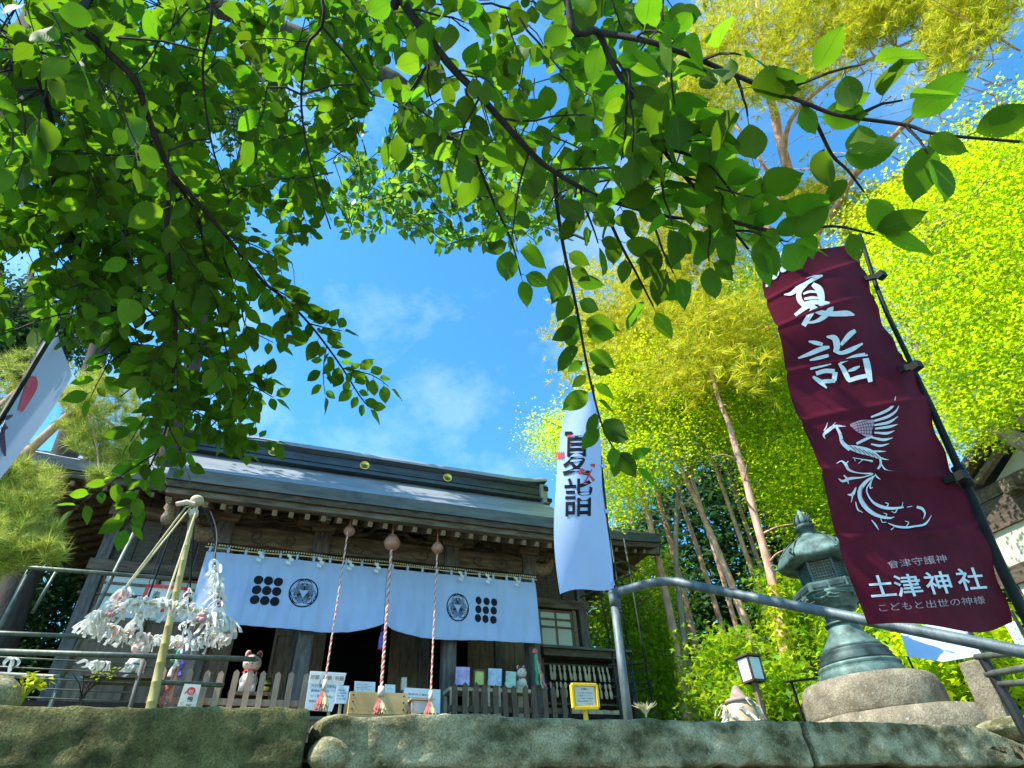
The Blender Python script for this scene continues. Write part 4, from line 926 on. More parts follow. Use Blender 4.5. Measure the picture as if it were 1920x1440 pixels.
for px in (115,):
    p = at(px, 1272 if px == 115 else 1236, 10.06); m = MB(); m.tube([p, (p.x, 10.06, 1.4)], .03, 10); m.build('pipe', M['pipe'], tf, True)
fr = [(1093, 1060, 1175, 1055, 12.4), (1140, 985, 1178, 1212, 12.4, .022), (1106, 1020, 1145, 1210, 12.4, .022), (1170, 1010, 1222, 1310, 12.4, .025), (1088, 1120, 1185, 1075, 12.4, .022), (1140, 1247, 1218, 1243, 12.4, .022), (1145, 1276, 1222, 1252, 12.4, .022), (1150, 1278, 1215, 1282, 12.4, .02), (1150, 1308, 1222, 1288, 12.4, .022), (1090, 1085, 1180, 1098, 12.4, .018)]
tr_ = pipes('pipe_frame', 'black scaffold pipe frame with braces beside the right end of the shrine', fr, 12.4, 'pipe_dark')
for px, py in ((1222, 1310), (1178, 1212), (1145, 1210)):
    p = at(px, py, 12.4); m = MB(); m.tube([p, (p.x, 12.4, 1.4)], .024, 8); m.build('pipe', M['pipe_dark'], tr_, True)
wr = thing('tying_rack', 'wire rack with a few tied paper fortunes beside the bamboo pole', 'rack', (at(255, 1320, 9.0).x, 9.0, 1.4))
a, b_ = at(268, 1238, 9.0), at(244, 1326, 9.0); m = MB(); m.tube([a, b_, (b_.x, 9.0, 1.2)], .028, 8); m.build('post', M['wood_post'], wr, True)
a2 = at(-140, 1226, 9.0); m = MB(); m.tube([a2, (a2.x, 9.0, 1.2)], .028, 8); m.build('post', M['wood_post'], wr, True)
for y0, y1 in ((1231, 1245), (1249, 1263), (1268, 1281), (1287, 1299), (1305, 1316)):
    m = MB(); m.tube([at(-140, y0-6, 8.99), at(262-(y1-1245)*.28, y1, 8.99)], .009, 6); m.build('wire', M['pipe'], wr, True)
for (px, py) in ((18, 1236), (24, 1238), (160, 1242), (176, 1243), (184, 1243), (192, 1244), (200, 1244), (206, 1245), (245, 1247), (238, 1246)):
    link('paper_strip', random.choice(smesh), M['paper'], wr, Matrix.Translation(at(px, py, 8.97)) @ Matrix.Rotation(random.uniform(0, 6), 4, 'Z') @ Matrix.Rotation(random.uniform(-.8, .8), 4, 'Y') @ Matrix.Scale(1.1, 4))
# ------------------------------------------------------------------ banners
def banner(name, label, fn, mt, nu=20, nv=44, base=None):
    t = thing(name, label, 'banner', base); m = MB(); m.grid(fn, nu, nv); m.build('cloth', mt, t, True); return t, Surf(fn)
fTR, fBR, fTL, fBL = at(1597, 455, 1.02), at(1911, 1167, 1.15), at(1436, 500, 1.085), at(1622, 1173, 1.15)
def f_mar(u, v):
    L = fBL.lerp(fTL, v); R_ = fBR.lerp(fTR, v); p = L.lerp(R_, u)
    n = (fBR-fBL).cross(fTL-fBL).normalized()
    if n.dot(p) > 0: n = -n
    e = (fBL-fBR).normalized()
    p = p + e*.035*math.sin(math.pi*v)*(1-u)
    p = p + n*(.010*math.sin(u*5+v*7) + .010*math.sin(u*3-v*17+1) + .035*math.sin(math.pi*u)*(.3+.7*v))
    p = p - n*.09*max(0, .35-u)**1.3*max(0, v-.72)*6
    for vc, sl_ in ((.90, .05), (.775, .04), (.60, .0), (.46, .02), (.30, -.03), (.17, .02)): p = p + n*.007*math.exp(-((v-vc-sl_*(u-.5))/.008)**2)
    p = p + n*.006*math.sin(v*60)*math.exp(-((1-u)/.10)**2)
    sagz = .010*math.sin(u*math.pi*2.2)*(1-v)
    return p + Vector((0, 0, sagz - .02*math.sin(math.pi*u)*max(0, 1-v*8)))
pb = Vector((fBR.x+.02, fBR.y, -1.5))
mb_, ms = banner('maroon_banner', 'tall maroon banner with silver phoenix and brush lettering on a black pole', f_mar, M['maroon'], 30, 220, pb)
pole_pts = [at(1612, 440, 1.02)] + [at(x, y, d) for x, y, d in ((1652, 560, 1.035), (1712, 690, 1.06), (1803, 890, 1.10), (1915, 1140, 1.145))]
pole_pts.append(Vector((pole_pts[-1].x+.02, pole_pts[-1].y+.02, -.2))); pole_pts.append(Vector((pole_pts[-2].x+.04, pole_pts[-2].y+.03, -1.52)))
m = MB(); m.tube(spline(pole_pts, 5), [.0095]*12+[.0125]*4+[.0165]*15, 10); m.build('pole', M['pole'], mb_, True)
m = MB(); m.tube([pole_pts[3]+Vector((0, 0, .03)), pole_pts[3]-Vector((0, 0, .05))], .021, 10); m.build('pole_joint', M['pole'], mb_, True)
m = MB(); m.tube([pb+Vector((.02, .05, 0)), pb+Vector((.02, .05, .25))], [.11, .10], 16); m.build('base', M['stone_pale'], mb_)
for (px, py) in ((1640, 520), (1706, 690), (1790, 897)):
    u_ = ms.px(px-18, py+4, .006); d = rd(px+12, py-4); v_ = d*(u_.length*1.0)
    m = MB(); m.bar(u_-(v_-u_)*.2, v_, .012, .026, (0, 0, 1)); m.box(v_, (.032, .032, .03)); m.build('loop', M['pole'], mb_)
PX_ = lambda x, y: ms.px(x, y)
def strokes(lst, ox, oy, sc, mt, parent, fn, name='lettering', wk=1.0):
    m = MB()
    for pts in lst:
        ribbon([(ox+p[0]/sc, oy+p[1]/sc) for p in pts], [p[2]/sc*wk for p in pts], fn, m, 4)
    return m.build(name, mt, parent)
NATSU = [[(255, 480, 10), (330, 468, 38), (420, 392, 50), (520, 330, 58), (625, 295, 18)], [(480, 370, 30), (405, 450, 45), (405, 530, 52), (455, 590, 45)], [(530, 380, 40), (590, 430, 72), (615, 510, 62), (610, 590, 44)],
 [(440, 474, 18), (500, 452, 24), (565, 455, 20)], [(450, 522, 22), (520, 512, 30), (585, 512, 20)], [(420, 580, 42), (560, 552, 46), (690, 572, 42)], [(362, 680, 30), (440, 620, 42), (540, 560, 40)],
 [(560, 590, 40), (500, 680, 52), (440, 780, 48)], [(690, 572, 46), (700, 620, 56), (640, 690, 50), (560, 738, 30), (470, 752, 18)], [(500, 590, 40), (600, 650, 50), (720, 665, 48), (860, 660, 54), (930, 676, 12)]]
MODE = [[(490, 930, 15), (560, 945, 40), (625, 960, 30)], [(390, 1092, 15), (500, 1050, 40), (620, 1000, 46), (690, 985, 24)], [(500, 1112, 15), (590, 1090, 36), (682, 1065, 28)], [(505, 1197, 18), (600, 1165, 36), (705, 1140, 28)],
 [(530, 1270, 25), (600, 1320, 45), (665, 1382, 12)], [(560, 1240, 40), (650, 1215, 42), (740, 1220, 46)], [(745, 1225, 50), (735, 1310, 45)], [(590, 1322, 36), (660, 1316, 40), (745, 1312, 34)],
 [(940, 825, 36), (880, 870, 52), (800, 965, 28)], [(662, 885, 16), (740, 900, 60), (762, 980, 62), (742, 1030, 36)], [(735, 1012, 40), (800, 1042, 36), (900, 1010, 46), (1010, 950, 18)],
 [(780, 1142, 18), (825, 1200, 46), (870, 1290, 46), (892, 1322, 18)], [(795, 1140, 20), (920, 1082, 36), (1035, 1062, 44)], [(1030, 1060, 52), (1058, 1180, 64), (1085, 1322, 42)], [(870, 1217, 18), (930, 1195, 36), (982, 1170, 14)], [(872, 1312, 36), (960, 1282, 42), (1062, 1260, 40)]]
strokes(NATSU, 1420, 460, 5.143, M['silver'], mb_, PX_); strokes(MODE, 1420, 460, 5.143, M['silver'], mb_, PX_)
for (cx, cy, rx, rz) in ((240, 85, 22, 48), (242, 147, 36, 42), (260, 222, 38, 44), (165, 165, 24, 46), (160, 225, 24, 42), (175, 290, 28, 46), (102, 300, 22, 44), (105, 365, 20, 44)):
    m = MB(); disc(m, PX_, 1420+cx/5.143, 460+cy/5.143, rx/5.143, rz/5.143, 14, -.45); m.build('crest_dot', M['silver'], mb_)
BIRD = [[(130, 515, 5), (116, 478, 30), (165, 432, 46), (220, 398, 38), (320, 398, 6)], [(118, 442, 12), (140, 405, 14), (152, 362, 5)], [(190, 405, 16), (228, 360, 5)], [(235, 405, 30), (268, 470, 42), (290, 550, 50), (360, 612, 60)],
 [(330, 585, 40), (430, 612, 88), (540, 640, 90), (645, 695, 30)], [(420, 560, 30), (500, 520, 36), (570, 490, 20)], [(570, 722, 26), (480, 706, 12), (385, 690, 8)], [(480, 706, 10), (436, 746, 6)], [(400, 700, 8), (410, 725, 5)],
 [(640, 690, 34), (640, 760, 26), (570, 830, 24), (440, 830, 12), (350, 802, 32), (318, 752, 36), (280, 722, 18), (235, 745, 8)], [(318, 752, 20), (345, 722, 8)], [(570, 842, 16), (470, 872, 16), (360, 882, 38), (292, 908, 30), (250, 882, 8)], [(300, 850, 14), (330, 885, 26), (345, 935, 6)],
 [(640, 740, 22), (690, 800, 18), (762, 816, 4)], [(590, 845, 10), (612, 870, 20), (642, 892, 5)], [(600, 840, 10), (560, 900, 12), (545, 970, 18), (572, 965, 5)],
 [(580, 860, 18), (500, 920, 44), (450, 1000, 58), (470, 1100, 62), (540, 1185, 54), (620, 1230, 42), (720, 1252, 28), (772, 1240, 6)], [(560, 900, 14), (512, 990, 16), (560, 1090, 26), (640, 1142, 42), (740, 1162, 36), (858, 1150, 22)], [(690, 1160, 16), (715, 1120, 14), (685, 1108, 8)], [(800, 1160, 14), (780, 1200, 12), (745, 1190, 6)], [(840, 1150, 12), (852, 1102, 5)],
 [(415, 965, 16), (382, 1030, 42), (335, 1032, 8)], [(385, 1030, 22), (370, 1105, 6)], [(410, 1100, 12), (430, 1170, 18), (478, 1200, 6)], [(560, 1270, 8), (600, 1320, 22), (625, 1362, 6)], [(690, 1240, 12), (700, 1215, 12), (670, 1205, 6)], [(640, 1240, 12), (660, 1290, 10), (700, 1290, 6)],
 [(715, 1300, 8), (790, 1330, 26), (880, 1340, 28), (960, 1330, 22), (1060, 1308, 26), (1118, 1225, 6)], [(880, 1335, 12), (905, 1295, 12), (870, 1280, 6)], [(980, 1148, 34), (1030, 1165, 36), (1056, 1210, 22), (1040, 1262, 5)], [(890, 1150, 10), (940, 1140, 6)], [(740, 1360, 12), (770, 1340, 8)]]
WING = [[(555, 312, 16), (680, 262, 26), (760, 205, 20), (785, 118, 4)], [(570, 352, 16), (700, 312, 26), (780, 262, 18), (815, 205, 4)], [(585, 388, 16), (720, 360, 26), (806, 305, 5)], [(592, 420, 16), (720, 402, 24), (802, 378, 5)], [(585, 455, 16), (700, 462, 24), (772, 438, 5)], [(560, 500, 16), (670, 522, 26), (757, 503, 5)], [(555, 562, 14), (640, 578, 22), (722, 558, 5)], [(560, 628, 14), (630, 630, 16), (690, 630, 4)], [(620, 680, 14), (670, 700, 14), (718, 708, 4)]]
strokes(BIRD, 1520, 720, 4.964, M['silver'], mb_, PX_, 'phoenix_emblem', .72); strokes(WING, 1520, 720, 4.964, M['silver'], mb_, PX_, 'phoenix_emblem')
strokes([[(362, 385, 14), (450, 400, 120), (570, 425, 180)]], 1520, 720, 4.964, M['lilac'], mb_, PX_, 'phoenix_emblem')
PX2 = lambda x, y: ms.px(x, y, .005)
strokes([[(400+k*28, 345+k*4, 4), (430+k*26, 400, 4), (440+k*24, 480, 4)] for k in range(6)] + [[(370, 390+k*24, 4), (470, 360+k*26, 4), (575, 330+k*36, 4)] for k in range(5)] +
        [[(350+k*42, 575+k*14, 5), (400+k*42, 620+k*12, 5), (420+k*42, 660+k*8, 4)] for k in range(6)] + [[(270, 470, 4), (300, 500, 4)], [(280, 520, 4), (320, 545, 4)]] + [[(470, 960, 5), (470, 1060, 6), (540, 1160, 5)], [(500, 960, 5), (500, 1080, 6), (575, 1180, 4)]], 1520, 720, 4.964, M['maroon'], mb_, PX2, 'phoenix_line')
def ptext(body, o, ex, ey, mt, parent, fn):
    m = MB(); text_map(body, lambda x, y: fn(o[0]+x*ex[0]+y*ey[0], o[1]+x*ex[1]+y*ey[1]), m); return m.build('lettering', mt, parent)
for ch, ox, oy in (('土', 1630, 1119), ('津', 1681, 1117), ('神', 1738, 1112), ('社', 1798, 1105)):
    ptext(ch, (ox, oy), (52, -4), (-15, -44), M['silver'], mb_, PX_)
ptext('會津守護神', (1664, 1066), (22.5, -2.6), (-5, -16), M['fadeprint'], mb_, PX_)
ptext('こどもと出世の神様', (1644, 1147), (22.5, -1.8), (-4, -16), M['fadeprint'], mb_, PX_)
# white summer banner by the handrail
w4 = [at(1064, 748, 4.6), at(1116, 733, 4.62), at(1050, 1114, 4.55), at(1148, 1100, 4.62)]
def f_white(u, v):
    p = w4[2].lerp(w4[3], u).lerp(w4[0].lerp(w4[1], u), v)
    bulge = math.sin(math.pi*min(1, v*1.05))
    return p + Vector((-.10*bulge*(1-u), -.10*bulge*math.sin(math.pi*u)+.03*math.sin(v*9+u*4), .03*(1-v)*math.sin(u*5)))
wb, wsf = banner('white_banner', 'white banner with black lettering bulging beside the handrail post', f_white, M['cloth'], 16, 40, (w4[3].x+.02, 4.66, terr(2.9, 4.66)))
pz0 = at(1112, 722, 4.66); pz1 = at(1151, 1108, 4.66)
m = MB(); m.tube([pz0, pz1, (pz1.x, pz1.y, terr(pz1.x, 4.66)-.05)], [.013, .017, .02], 8); m.build('pole', M['pole'], wb, True)
m = MB(); m.lathe([(.13, -.02), (.13, .10), (.05, .14)], 14, (pz1.x, pz1.y, terr(pz1.x, 4.66))); m.build('base', M['iron'], wb)
for py in (875, 960, 1096):
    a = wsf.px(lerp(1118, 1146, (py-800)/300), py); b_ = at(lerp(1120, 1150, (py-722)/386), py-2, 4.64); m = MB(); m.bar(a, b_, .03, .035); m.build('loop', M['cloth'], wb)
WPX = lambda x, y: wsf.px(x, y, .006)
ptext('夏', (1054, 884), (52, -1), (2, -92), M['ink'], wb, WPX); ptext('詣', (1056, 962), (55, -1), (1, -76), M['ink'], wb, WPX)
strokes([[(8+k*22, 640, 8), (18+k*20, 685, 16), (24+k*18, 735, 6)] for k in range(5)] + [[(270, 890, 30), (320, 840, 40)], [(310, 880, 20), (380, 900, 14), (440, 970, 30)], [(400, 790, 20), (450, 800, 40)], [(415, 840, 10), (390, 890, 14), (330, 1000, 20)], [(140, 470, 20), (190, 470, 30)], [(150, 560, 16), (180, 575, 16)]], 1040, 740, 6.0, M['redink'], wb, WPX, 'red_mark')
# banner at the left edge
lA = at(121, 601, 3.0); d_ = rd(119, 697); lB = d_*(lA.z/d_.z)
def f_left(u, v):
    p = lA.lerp(lB, u); p = Vector((p.x, p.y, p.z-1.75*(1-v)))
    return p + Vector((.04*math.sin(v*5+u*3), -.03*math.sin(v*4+1)*u, -.03*math.sin(math.pi*u)*v)) 
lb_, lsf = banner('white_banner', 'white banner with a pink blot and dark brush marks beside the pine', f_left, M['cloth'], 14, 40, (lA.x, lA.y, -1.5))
m = MB(); m.tube([(lA.x-.01, lA.y-.015, lA.z+.03), (lA.x-.01, lA.y-.015, -1.55)], .014, 8); m.build('pole', M['pole'], lb_, True)
m = MB(); m.tube([lA+Vector((0, 0, .01)), lB+Vector((0, 0, .01))], .007, 6); m.build('rod', M['pole'], lb_, True)
m = MB(); m.tube([(lA.x-.01, lA.y-.015, -1.5), (lA.x-.01, lA.y-.015, -1.28)], [.12, .1], 14); m.build('base', M['stone_pale'], lb_)
LPX = lambda x, y: lsf.px(x, y, .005)
strokes([[(60, 705, 12), (58, 722, 22), (48, 745, 18), (36, 770, 10)]], 0, 0, 1, M['pinkink'], lb_, LPX, 'pink_mark')
strokes([[(-4, 792, 6), (8, 785, 8), (22, 778, 3)], [(8, 785, 6), (2, 810, 10), (4, 835, 10), (8, 855, 3)], [(-10, 812, 6), (0, 806, 8), (12, 800, 6)]], 0, 0, 1, M['purpleink'], lb_, LPX)
# ------------------------------------------------------------------ steel handrail
hr = thing('handrail', 'galvanised steel pipe handrail bending down from its post beside the white banner', 'handrail', (2.45, 4.0, terr(2.45, 4.0)))
c0 = at(1150, 1113, 4.0); bt = at(1175, 1345, 4.0); bd = at(1262, 1090, 3.74); en = at(1912, 1221, 2.05)
dv = (en-bd); e2 = en + dv*.42
pts = [Vector((c0.x, 4.0, c0.z))] + [c0.lerp(bd, .35)+Vector((0, 0, .015)), c0.lerp(bd, .7)+Vector((0, 0, .02)), bd, bd+dv*.06, bd+dv*.12] + [bd.lerp(e2, t) for t in (.25, .5, .75, 1)]
m = MB(); m.tube(spline(pts, 4), .033, 16); m.build('rail', M['galv'], hr, True)
m = MB(); m.tube([c0+Vector((0, 0, .0)), (bt.x, 4.0, bt.z-.25)], .032, 16); m.build('post', M['galv'], hr, True)
m = MB(); m.tube([c0-Vector((0, 0, .01)), c0-Vector((0, 0, .10))], .040, 16); m.sphere(c0, .040, 14, 10); m.build('elbow', M['galv'], hr, True)
m = MB(); m.tube([e2, (e2.x, e2.y, -1.55)], .032, 14); m.sphere(e2, .036, 14, 10); m.build('post', M['galv'], hr, True)
# ------------------------------------------------------------------ bronze lantern on its stone plinth
LY = 5.4
def lz(py):
    if py > 1200: py = py + (py-1200)*.22
    return at(lerp(1490, 1612, (py-955)/310), py, LY).z
LX = at(1606, 1240, LY).x; K = 1.08
z0 = lz(1266)
pl = thing('lantern_plinth', 'round stone plinth in two tiers under the bronze lantern', 'plinth', (LX, LY, terr(LX, LY)))
m = MB(); m.lathe([(.66*K, lz(1325)), (.675*K, lz(1318)), (.67*K, lz(1290)), (.64*K, lz(1272)), (.60*K, z0-.004), (.3, z0-.004)], 56, (LX, LY, 0))
m.v = [tuple(Vector(p)+Vector((noise.noise(Vector(p)*3), noise.noise(Vector(p)*3+Vector((5, 0, 0))), 0))*.015) for p in m.v]; m.build('drum', M['stone_pale'], pl, True)
m = MB(); m.lathe([(1.02*K, .4), (1.04*K, lz(1334)-.06), (1.0*K, lz(1325)+.01), (.9*K, lz(1325)+.03), (.5, lz(1325)+.03)], 56, (LX+.30, LY+.1, 0))
m.v = [tuple(Vector(p)+Vector((noise.noise(Vector(p)*2), noise.noise(Vector(p)*2+Vector((5, 0, 0))), .5*noise.noise(Vector(p)*3)))*.03) for p in m.v]; m.build('lower_tier', M['stone_pale'], pl, True)
la = thing('bronze_lantern', 'tall green bronze lantern with hexagonal cap and flame finial', 'lantern', (LX, LY, z0))
def lpart(nm, prof, n=36, mt='bronze', rot=0, smooth=True, par=None): 
    m = MB(); m.lathe([(r*K, z) for r, z in prof], n, (LX, LY, 0), rot); return m.build(nm, M[mt], par or la, smooth)
lpart('foot', [(.44, z0), (.445, z0+.02), (.42, lz(1252)), (.40, lz(1245)), (.415, lz(1243)), (.40, lz(1240))], 40)
lpart('base_moulding', [(.37, lz(1240)), (.385, lz(1236)), (.36, lz(1231)), (.365, lz(1228)), (.34, lz(1224)), (.35, lz(1221)), (.33, lz(1218))], 40, 'bronze_dk')
lpart('shaft', [(.32, lz(1218)), (.30, lz(1212)), (.235, lz(1200)), (.19, lz(1190)), (.165, lz(1178)), (.155, lz(1170)), (.15, lz(1160)), (.155, lz(1152)), (.17, lz(1147))], 40)
lpart('ring', [(.155, lz(1176)), (.185, lz(1173)), (.185, lz(1170)), (.155, lz(1167))], 36, 'bronze_dk')
lpart('bowl', [(.175, lz(1147)), (.22, lz(1143)), (.205, lz(1139)), (.265, lz(1132)), (.325, lz(1124)), (.345, lz(1119))], 36)
H6 = math.radians(12)
rl = lpart('platform', [(.31, lz(1120)), (.395, lz(1119)), (.40, lz(1104)), (.385, lz(1103)), (.30, lz(1102))], 6, rot=H6, smooth=False)
for k in range(6):
    a0_, a1_ = H6+k*math.pi/3, H6+(k+1)*math.pi/3
    for (f0, f1) in ((.08, .47), (.53, .92)):
        P = []
        for f, zz in ((f0, lz(1115)), (f1, lz(1115)), (f1, lz(1108)), (f0, lz(1108))):
            q = Vector((math.cos(a0_), math.sin(a0_), 0)).lerp(Vector((math.cos(a1_), math.sin(a1_), 0)), f)*.403*K; P.append((LX+q.x, LY+q.y, zz))
        m = MB(); m.prism(P, (math.cos((a0_+a1_)/2)*.006, math.sin((a0_+a1_)/2)*.006, 0)); m.build('rail_panel', M['bronze_dk'], rl)
rr = random.Random(5)
m = MB()
for k in range(26):                              # cloud relief under the platform
    a = rr.uniform(0, 6.28); r0, zz = .305*K, lz(1127)+rr.uniform(-.03, .03); pts = []
    for q in range(7): pts.append((LX+(r0+.012)*math.cos(a+.05*q*math.cos(q)), LY+(r0+.012)*math.sin(a+.05*q*math.cos(q)), zz+.03*math.sin(q*.9)))
    m.tube(pts, [.008, .016, .02, .02, .018, .012, .006], 5)
m.build('cloud_relief', M['bronze'], la, True)
fb = lpart('firebox', [(.24, lz(1102)), (.275, lz(1101)), (.275, lz(1097)), (.245, lz(1096)), (.24, lz(1062)), (.27, lz(1061)), (.275, lz(1058))], 6, 'bronze_dk', H6, False)
for k in range(6):
    a0_, a1_ = H6+k*math.pi/3, H6+(k+1)*math.pi/3; c0_, c1_ = Vector((math.cos(a0_), math.sin(a0_), 0))*.252*K, Vector((math.cos(a1_), math.sin(a1_), 0))*.252*K
    m = MB(); m.tube([(LX+c0_.x, LY+c0_.y, lz(1098)), (LX+c0_.x, LY+c0_.y, lz(1060))], .016, 6); m.build('corner_post', M['bronze'], fb)
    m = MB()
    for i in range(1, 8):
        q = c0_.lerp(c1_, i/8); m.bar((LX+q.x, LY+q.y, lz(1095)), (LX+q.x, LY+q.y, lz(1064)), .007, .007, (c1_-c0_))
    for i in range(0, 7):
        zz = lerp(lz(1095), lz(1064), i/6); m.bar((LX+c0_.x, LY+c0_.y, zz), (LX+c1_.x, LY+c1_.y, zz), .007, .009)
    m.build('lattice', M['stone_pale' if k == 3 else 'bronze'], fb)  # one face in a paler material: the sun on it is painted in
cap_prof = [(.22, lz(1060)), (.34, lz(1061)), (.365, lz(1060)), (.36, lz(1053)), (.335, lz(1044)), (.30, lz(1034)), (.24, lz(1022)), (.16, lz(1012)), (.09, lz(1006)), (.085, lz(1002)), (.10, lz(1000))]
m = MB(); nn = 48
for r, z in cap_prof:
    for k in range(nn):
        a = H6+2*math.pi*k/nn; s6 = abs(math.cos(3*(a-H6)))          # six lobes, corners lifted
        fac = (1+.10*(s6**3)*(r > .2))*(1.2 if r > .15 else 1.05); m.v.append((LX+r*K*fac*math.cos(a)*.96, LY+r*K*fac*math.sin(a)*.96, z+.03*(s6**4)*(r > .3)))
for i in range(len(cap_prof)-1):
    for k in range(nn): m.f.append((i*nn+k, i*nn+(k+1) % nn, (i+1)*nn+(k+1) % nn, (i+1)*nn+k))
cp = m.build('cap', M['bronze'], la, True)
for k in range(6):
    a = H6+k*math.pi/3; d = Vector((math.cos(a), math.sin(a), 0)); b0 = Vector((LX, LY, lz(1056)))+d*.445*K; pts = []
    for q in range(12):
        t = q*.5; rr0 = .055*(1-q/16); pts.append(b0 + d*(.05+rr0*math.cos(t-2.6)) + Vector((0, 0, .07+rr0*math.sin(t-2.6))))
    m = MB(); m.tube([b0-d*.04]+pts, [.014]+[.013]*8+[.012, .010, .008, .007], 6); m.build('corner_scroll', M['bronze'], cp, True)
    m = MB(); m.tube([Vector((LX, LY, lz(r_)))+d*rad*K*1.27+Vector((0, 0, .012)) for r_, rad in ((1052, .36), (1044, .338), (1034, .303), (1022, .245), (1011, .165))], .009, 5); m.build('cap_rib', M['bronze_dk'], cp, True)
lpart('finial_lotus', [(.09, lz(1000)), (.07, lz(998)), (.105, lz(993)), (.125, lz(988)), (.10, lz(985)), (.06, lz(986))], 24, 'bronze_dk')
lpart('finial_jewel', [(.05, lz(988)), (.085, lz(984)), (.095, lz(978)), (.08, lz(971)), (.045, lz(964)), (.012, lz(957)), (.002, lz(955))], 24)
m = MB()
for k in range(8):
    a = k*math.pi/4+.3
    for j in range(3):
        zb_ = lerp(lz(984), lz(968), j/3); r0 = lerp(.10, .07, j/3)*K
        m.tube([(LX+r0*.9*math.cos(a), LY+r0*.9*math.sin(a), zb_), (LX+r0*1.12*math.cos(a), LY+r0*1.12*math.sin(a), zb_+.04), (LX+r0*1.0*math.cos(a+.1), LY+r0*1.0*math.sin(a+.1), zb_+.085)], [.012, .009, .002], 5)
m.build('finial_flame', M['bronze_dk'], la, True)
ig = thing('iron_guard', 'thin black iron guard standing beside the lantern plinth', 'railing', at(1503, 1345, 6.2))
a, b_, c = at(1472, 1279, 6.2), at(1530, 1272, 6.2), at(1504, 1345, 6.2)
m = MB(); m.bar(a, b_, .06, .02); m.build('top_bar', M['iron'], ig); m = MB(); m.bar(at(1484, 1279, 6.2), (c.x, 6.2, terr(c.x, 6.2)-.05), .025, .025); m.build('post', M['iron'], ig)
# ------------------------------------------------------------------ garden lamp, charm cone, stele, cloth, railing
p = ph(1408, 1256, 11.4); lp = thing('garden_lamp', 'wooden post lamp with white panes among the shrubs', 'lamp', (p.x, p.y, terr(p.x, p.y)))
rot = Matrix.Rotation(math.radians(3), 3, 'Z'); s_ = .125
m = MB(); m.box(p+Vector((0, 0, .20)), (.33, .33, .03), rot); m.box(p+Vector((0, 0, .23)), (.25, .25, .03), rot, .3); m.build('roof', M['wood_dark'], lp)
for k in range(4):
    a = math.radians(3+90*k); d = Vector((math.cos(a), math.sin(a), 0)); e = Vector((-d.y, d.x, 0))
    m = MB(); m.prism([p+d*s_*.95+e*s_*.85+Vector((0, 0, z)) for z in (-.165,)] + [p+d*s_*.95-e*s_*.85+Vector((0, 0, -.165)), p+d*s_*1.0-e*s_*.9+Vector((0, 0, .165)), p+d*s_*1.0+e*s_*.9+Vector((0, 0, .165))], d*.01); m.build('pane', M['paper_shade'], lp)
    m = MB(); q = p+(d+e)*s_; m.bar(q-Vector((0, 0, .19)), q+Vector((0, 0, .19)), .03, .03, d); m.bar(p+d*s_-e*s_-Vector((0, 0, .18)), p+d*s_+e*s_-Vector((0, 0, .18)), .03, .03); m.build('frame', M['wood_dark'], lp)
m = MB(); m.bar((p.x, p.y, terr(p.x, p.y)-.1), p-Vector((0, 0, .17)), .075, .075, (1, 0, 0)); m.build('post', M['wood_panel'], lp)
p = ph(1377, 1284, 11.0); zg = terr(p.x, p.y); q = ph(1390, 1316, 11.0)
cn = thing('charm_cone', 'brown pointed cone with white papers tied around its lower half', 'ornament', (p.x, p.y, zg))
rb = .23
m = MB(); m.lathe([(.0, p.z), (.05, p.z-.04), (.13, p.z-.2), (.20, q.z+.04), (rb, q.z), (.17, q.z-.03)], 18, (p.x, p.y, 0)); m.build('cone', M['cone_brown'], cn, True)
m = MB(); m.lathe([(.20, q.z-.02), (.24, q.z-.25), (.26, zg-.02)], 18, (p.x, p.y, 0)); m.build('drum', M['pale_wood'], cn, True)
for k in range(26):
    a = random.uniform(0, 6.28); link('paper_strip', random.choice(smesh), M['paper'], cn, Matrix.Translation((p.x+.27*math.cos(a), p.y+.27*math.sin(a), random.uniform(q.z-.35, q.z-.02))) @ Matrix.Rotation(random.uniform(0, 6), 4, 'Z') @ Matrix.Rotation(random.uniform(-.9, .9), 4, 'X') @ Matrix.Scale(1.3, 4))
P = [ph(x, y, 8.0) for x, y in ((1796, 1243), (1842, 1232), (1884, 1345), (1838, 1345))]; stl = MB(); d = Vector((rd(1840, 1280).x, rd(1840, 1280).y, 0)).normalized()
P[2].z = P[3].z = .5; stl.prism([P[3], P[2], P[1], P[0]], d*.35); o = stl.build('stone_stele', M['stone_pale'], None, origin=((P[2]+P[3])/2), bevel=.02); tag(o, 'grey upright stone stele beside the white sheet and iron railing', 'stele')
cl = thing('white_sheet', 'stretched white cloth sheet on a pole behind the lantern plinth', 'sheet', Vector((ph(1848, 1230, 9.5).x, ph(1848, 1230, 9.5).y, terr(8, 5))))
A = [ph(1686, 1180, 9.5), ph(1800, 1160, 10.5), ph(1846, 1228, 9.5), ph(1768, 1241, 8.8), ph(1702, 1231, 8.8)]
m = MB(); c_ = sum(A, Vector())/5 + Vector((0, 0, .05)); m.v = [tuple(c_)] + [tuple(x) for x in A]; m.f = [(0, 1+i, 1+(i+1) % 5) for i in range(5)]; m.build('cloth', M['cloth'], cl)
m = MB(); m.tube([A[1]+Vector((0, 0, .2)), A[2], (A[2].x+.02, A[2].y, .9)], .025, 8); m.build('pole', M['pole'], cl)
m = MB(); m.tube([A[4], (A[4].x, A[4].y, .9)], .012, 6); m.build('pole', M['pole'], cl)
P = [ph(x, y, 7.0) for x, y in ((1877, 1160), (1903, 1166), (1926, 1212), (1908, 1214))]
sg = thing('hanging_sign', 'small white sign strip with blue lettering by the banner pole', 'sign', (P[3].x, P[3].y, terr(P[3].x, P[3].y)))
m = MB(); m.prism([P[3], P[2], P[1], P[0]], Vector((P[0].x, P[0].y, 0)).normalized()*.02); m.build('panel', M['paper_shade'], sg)
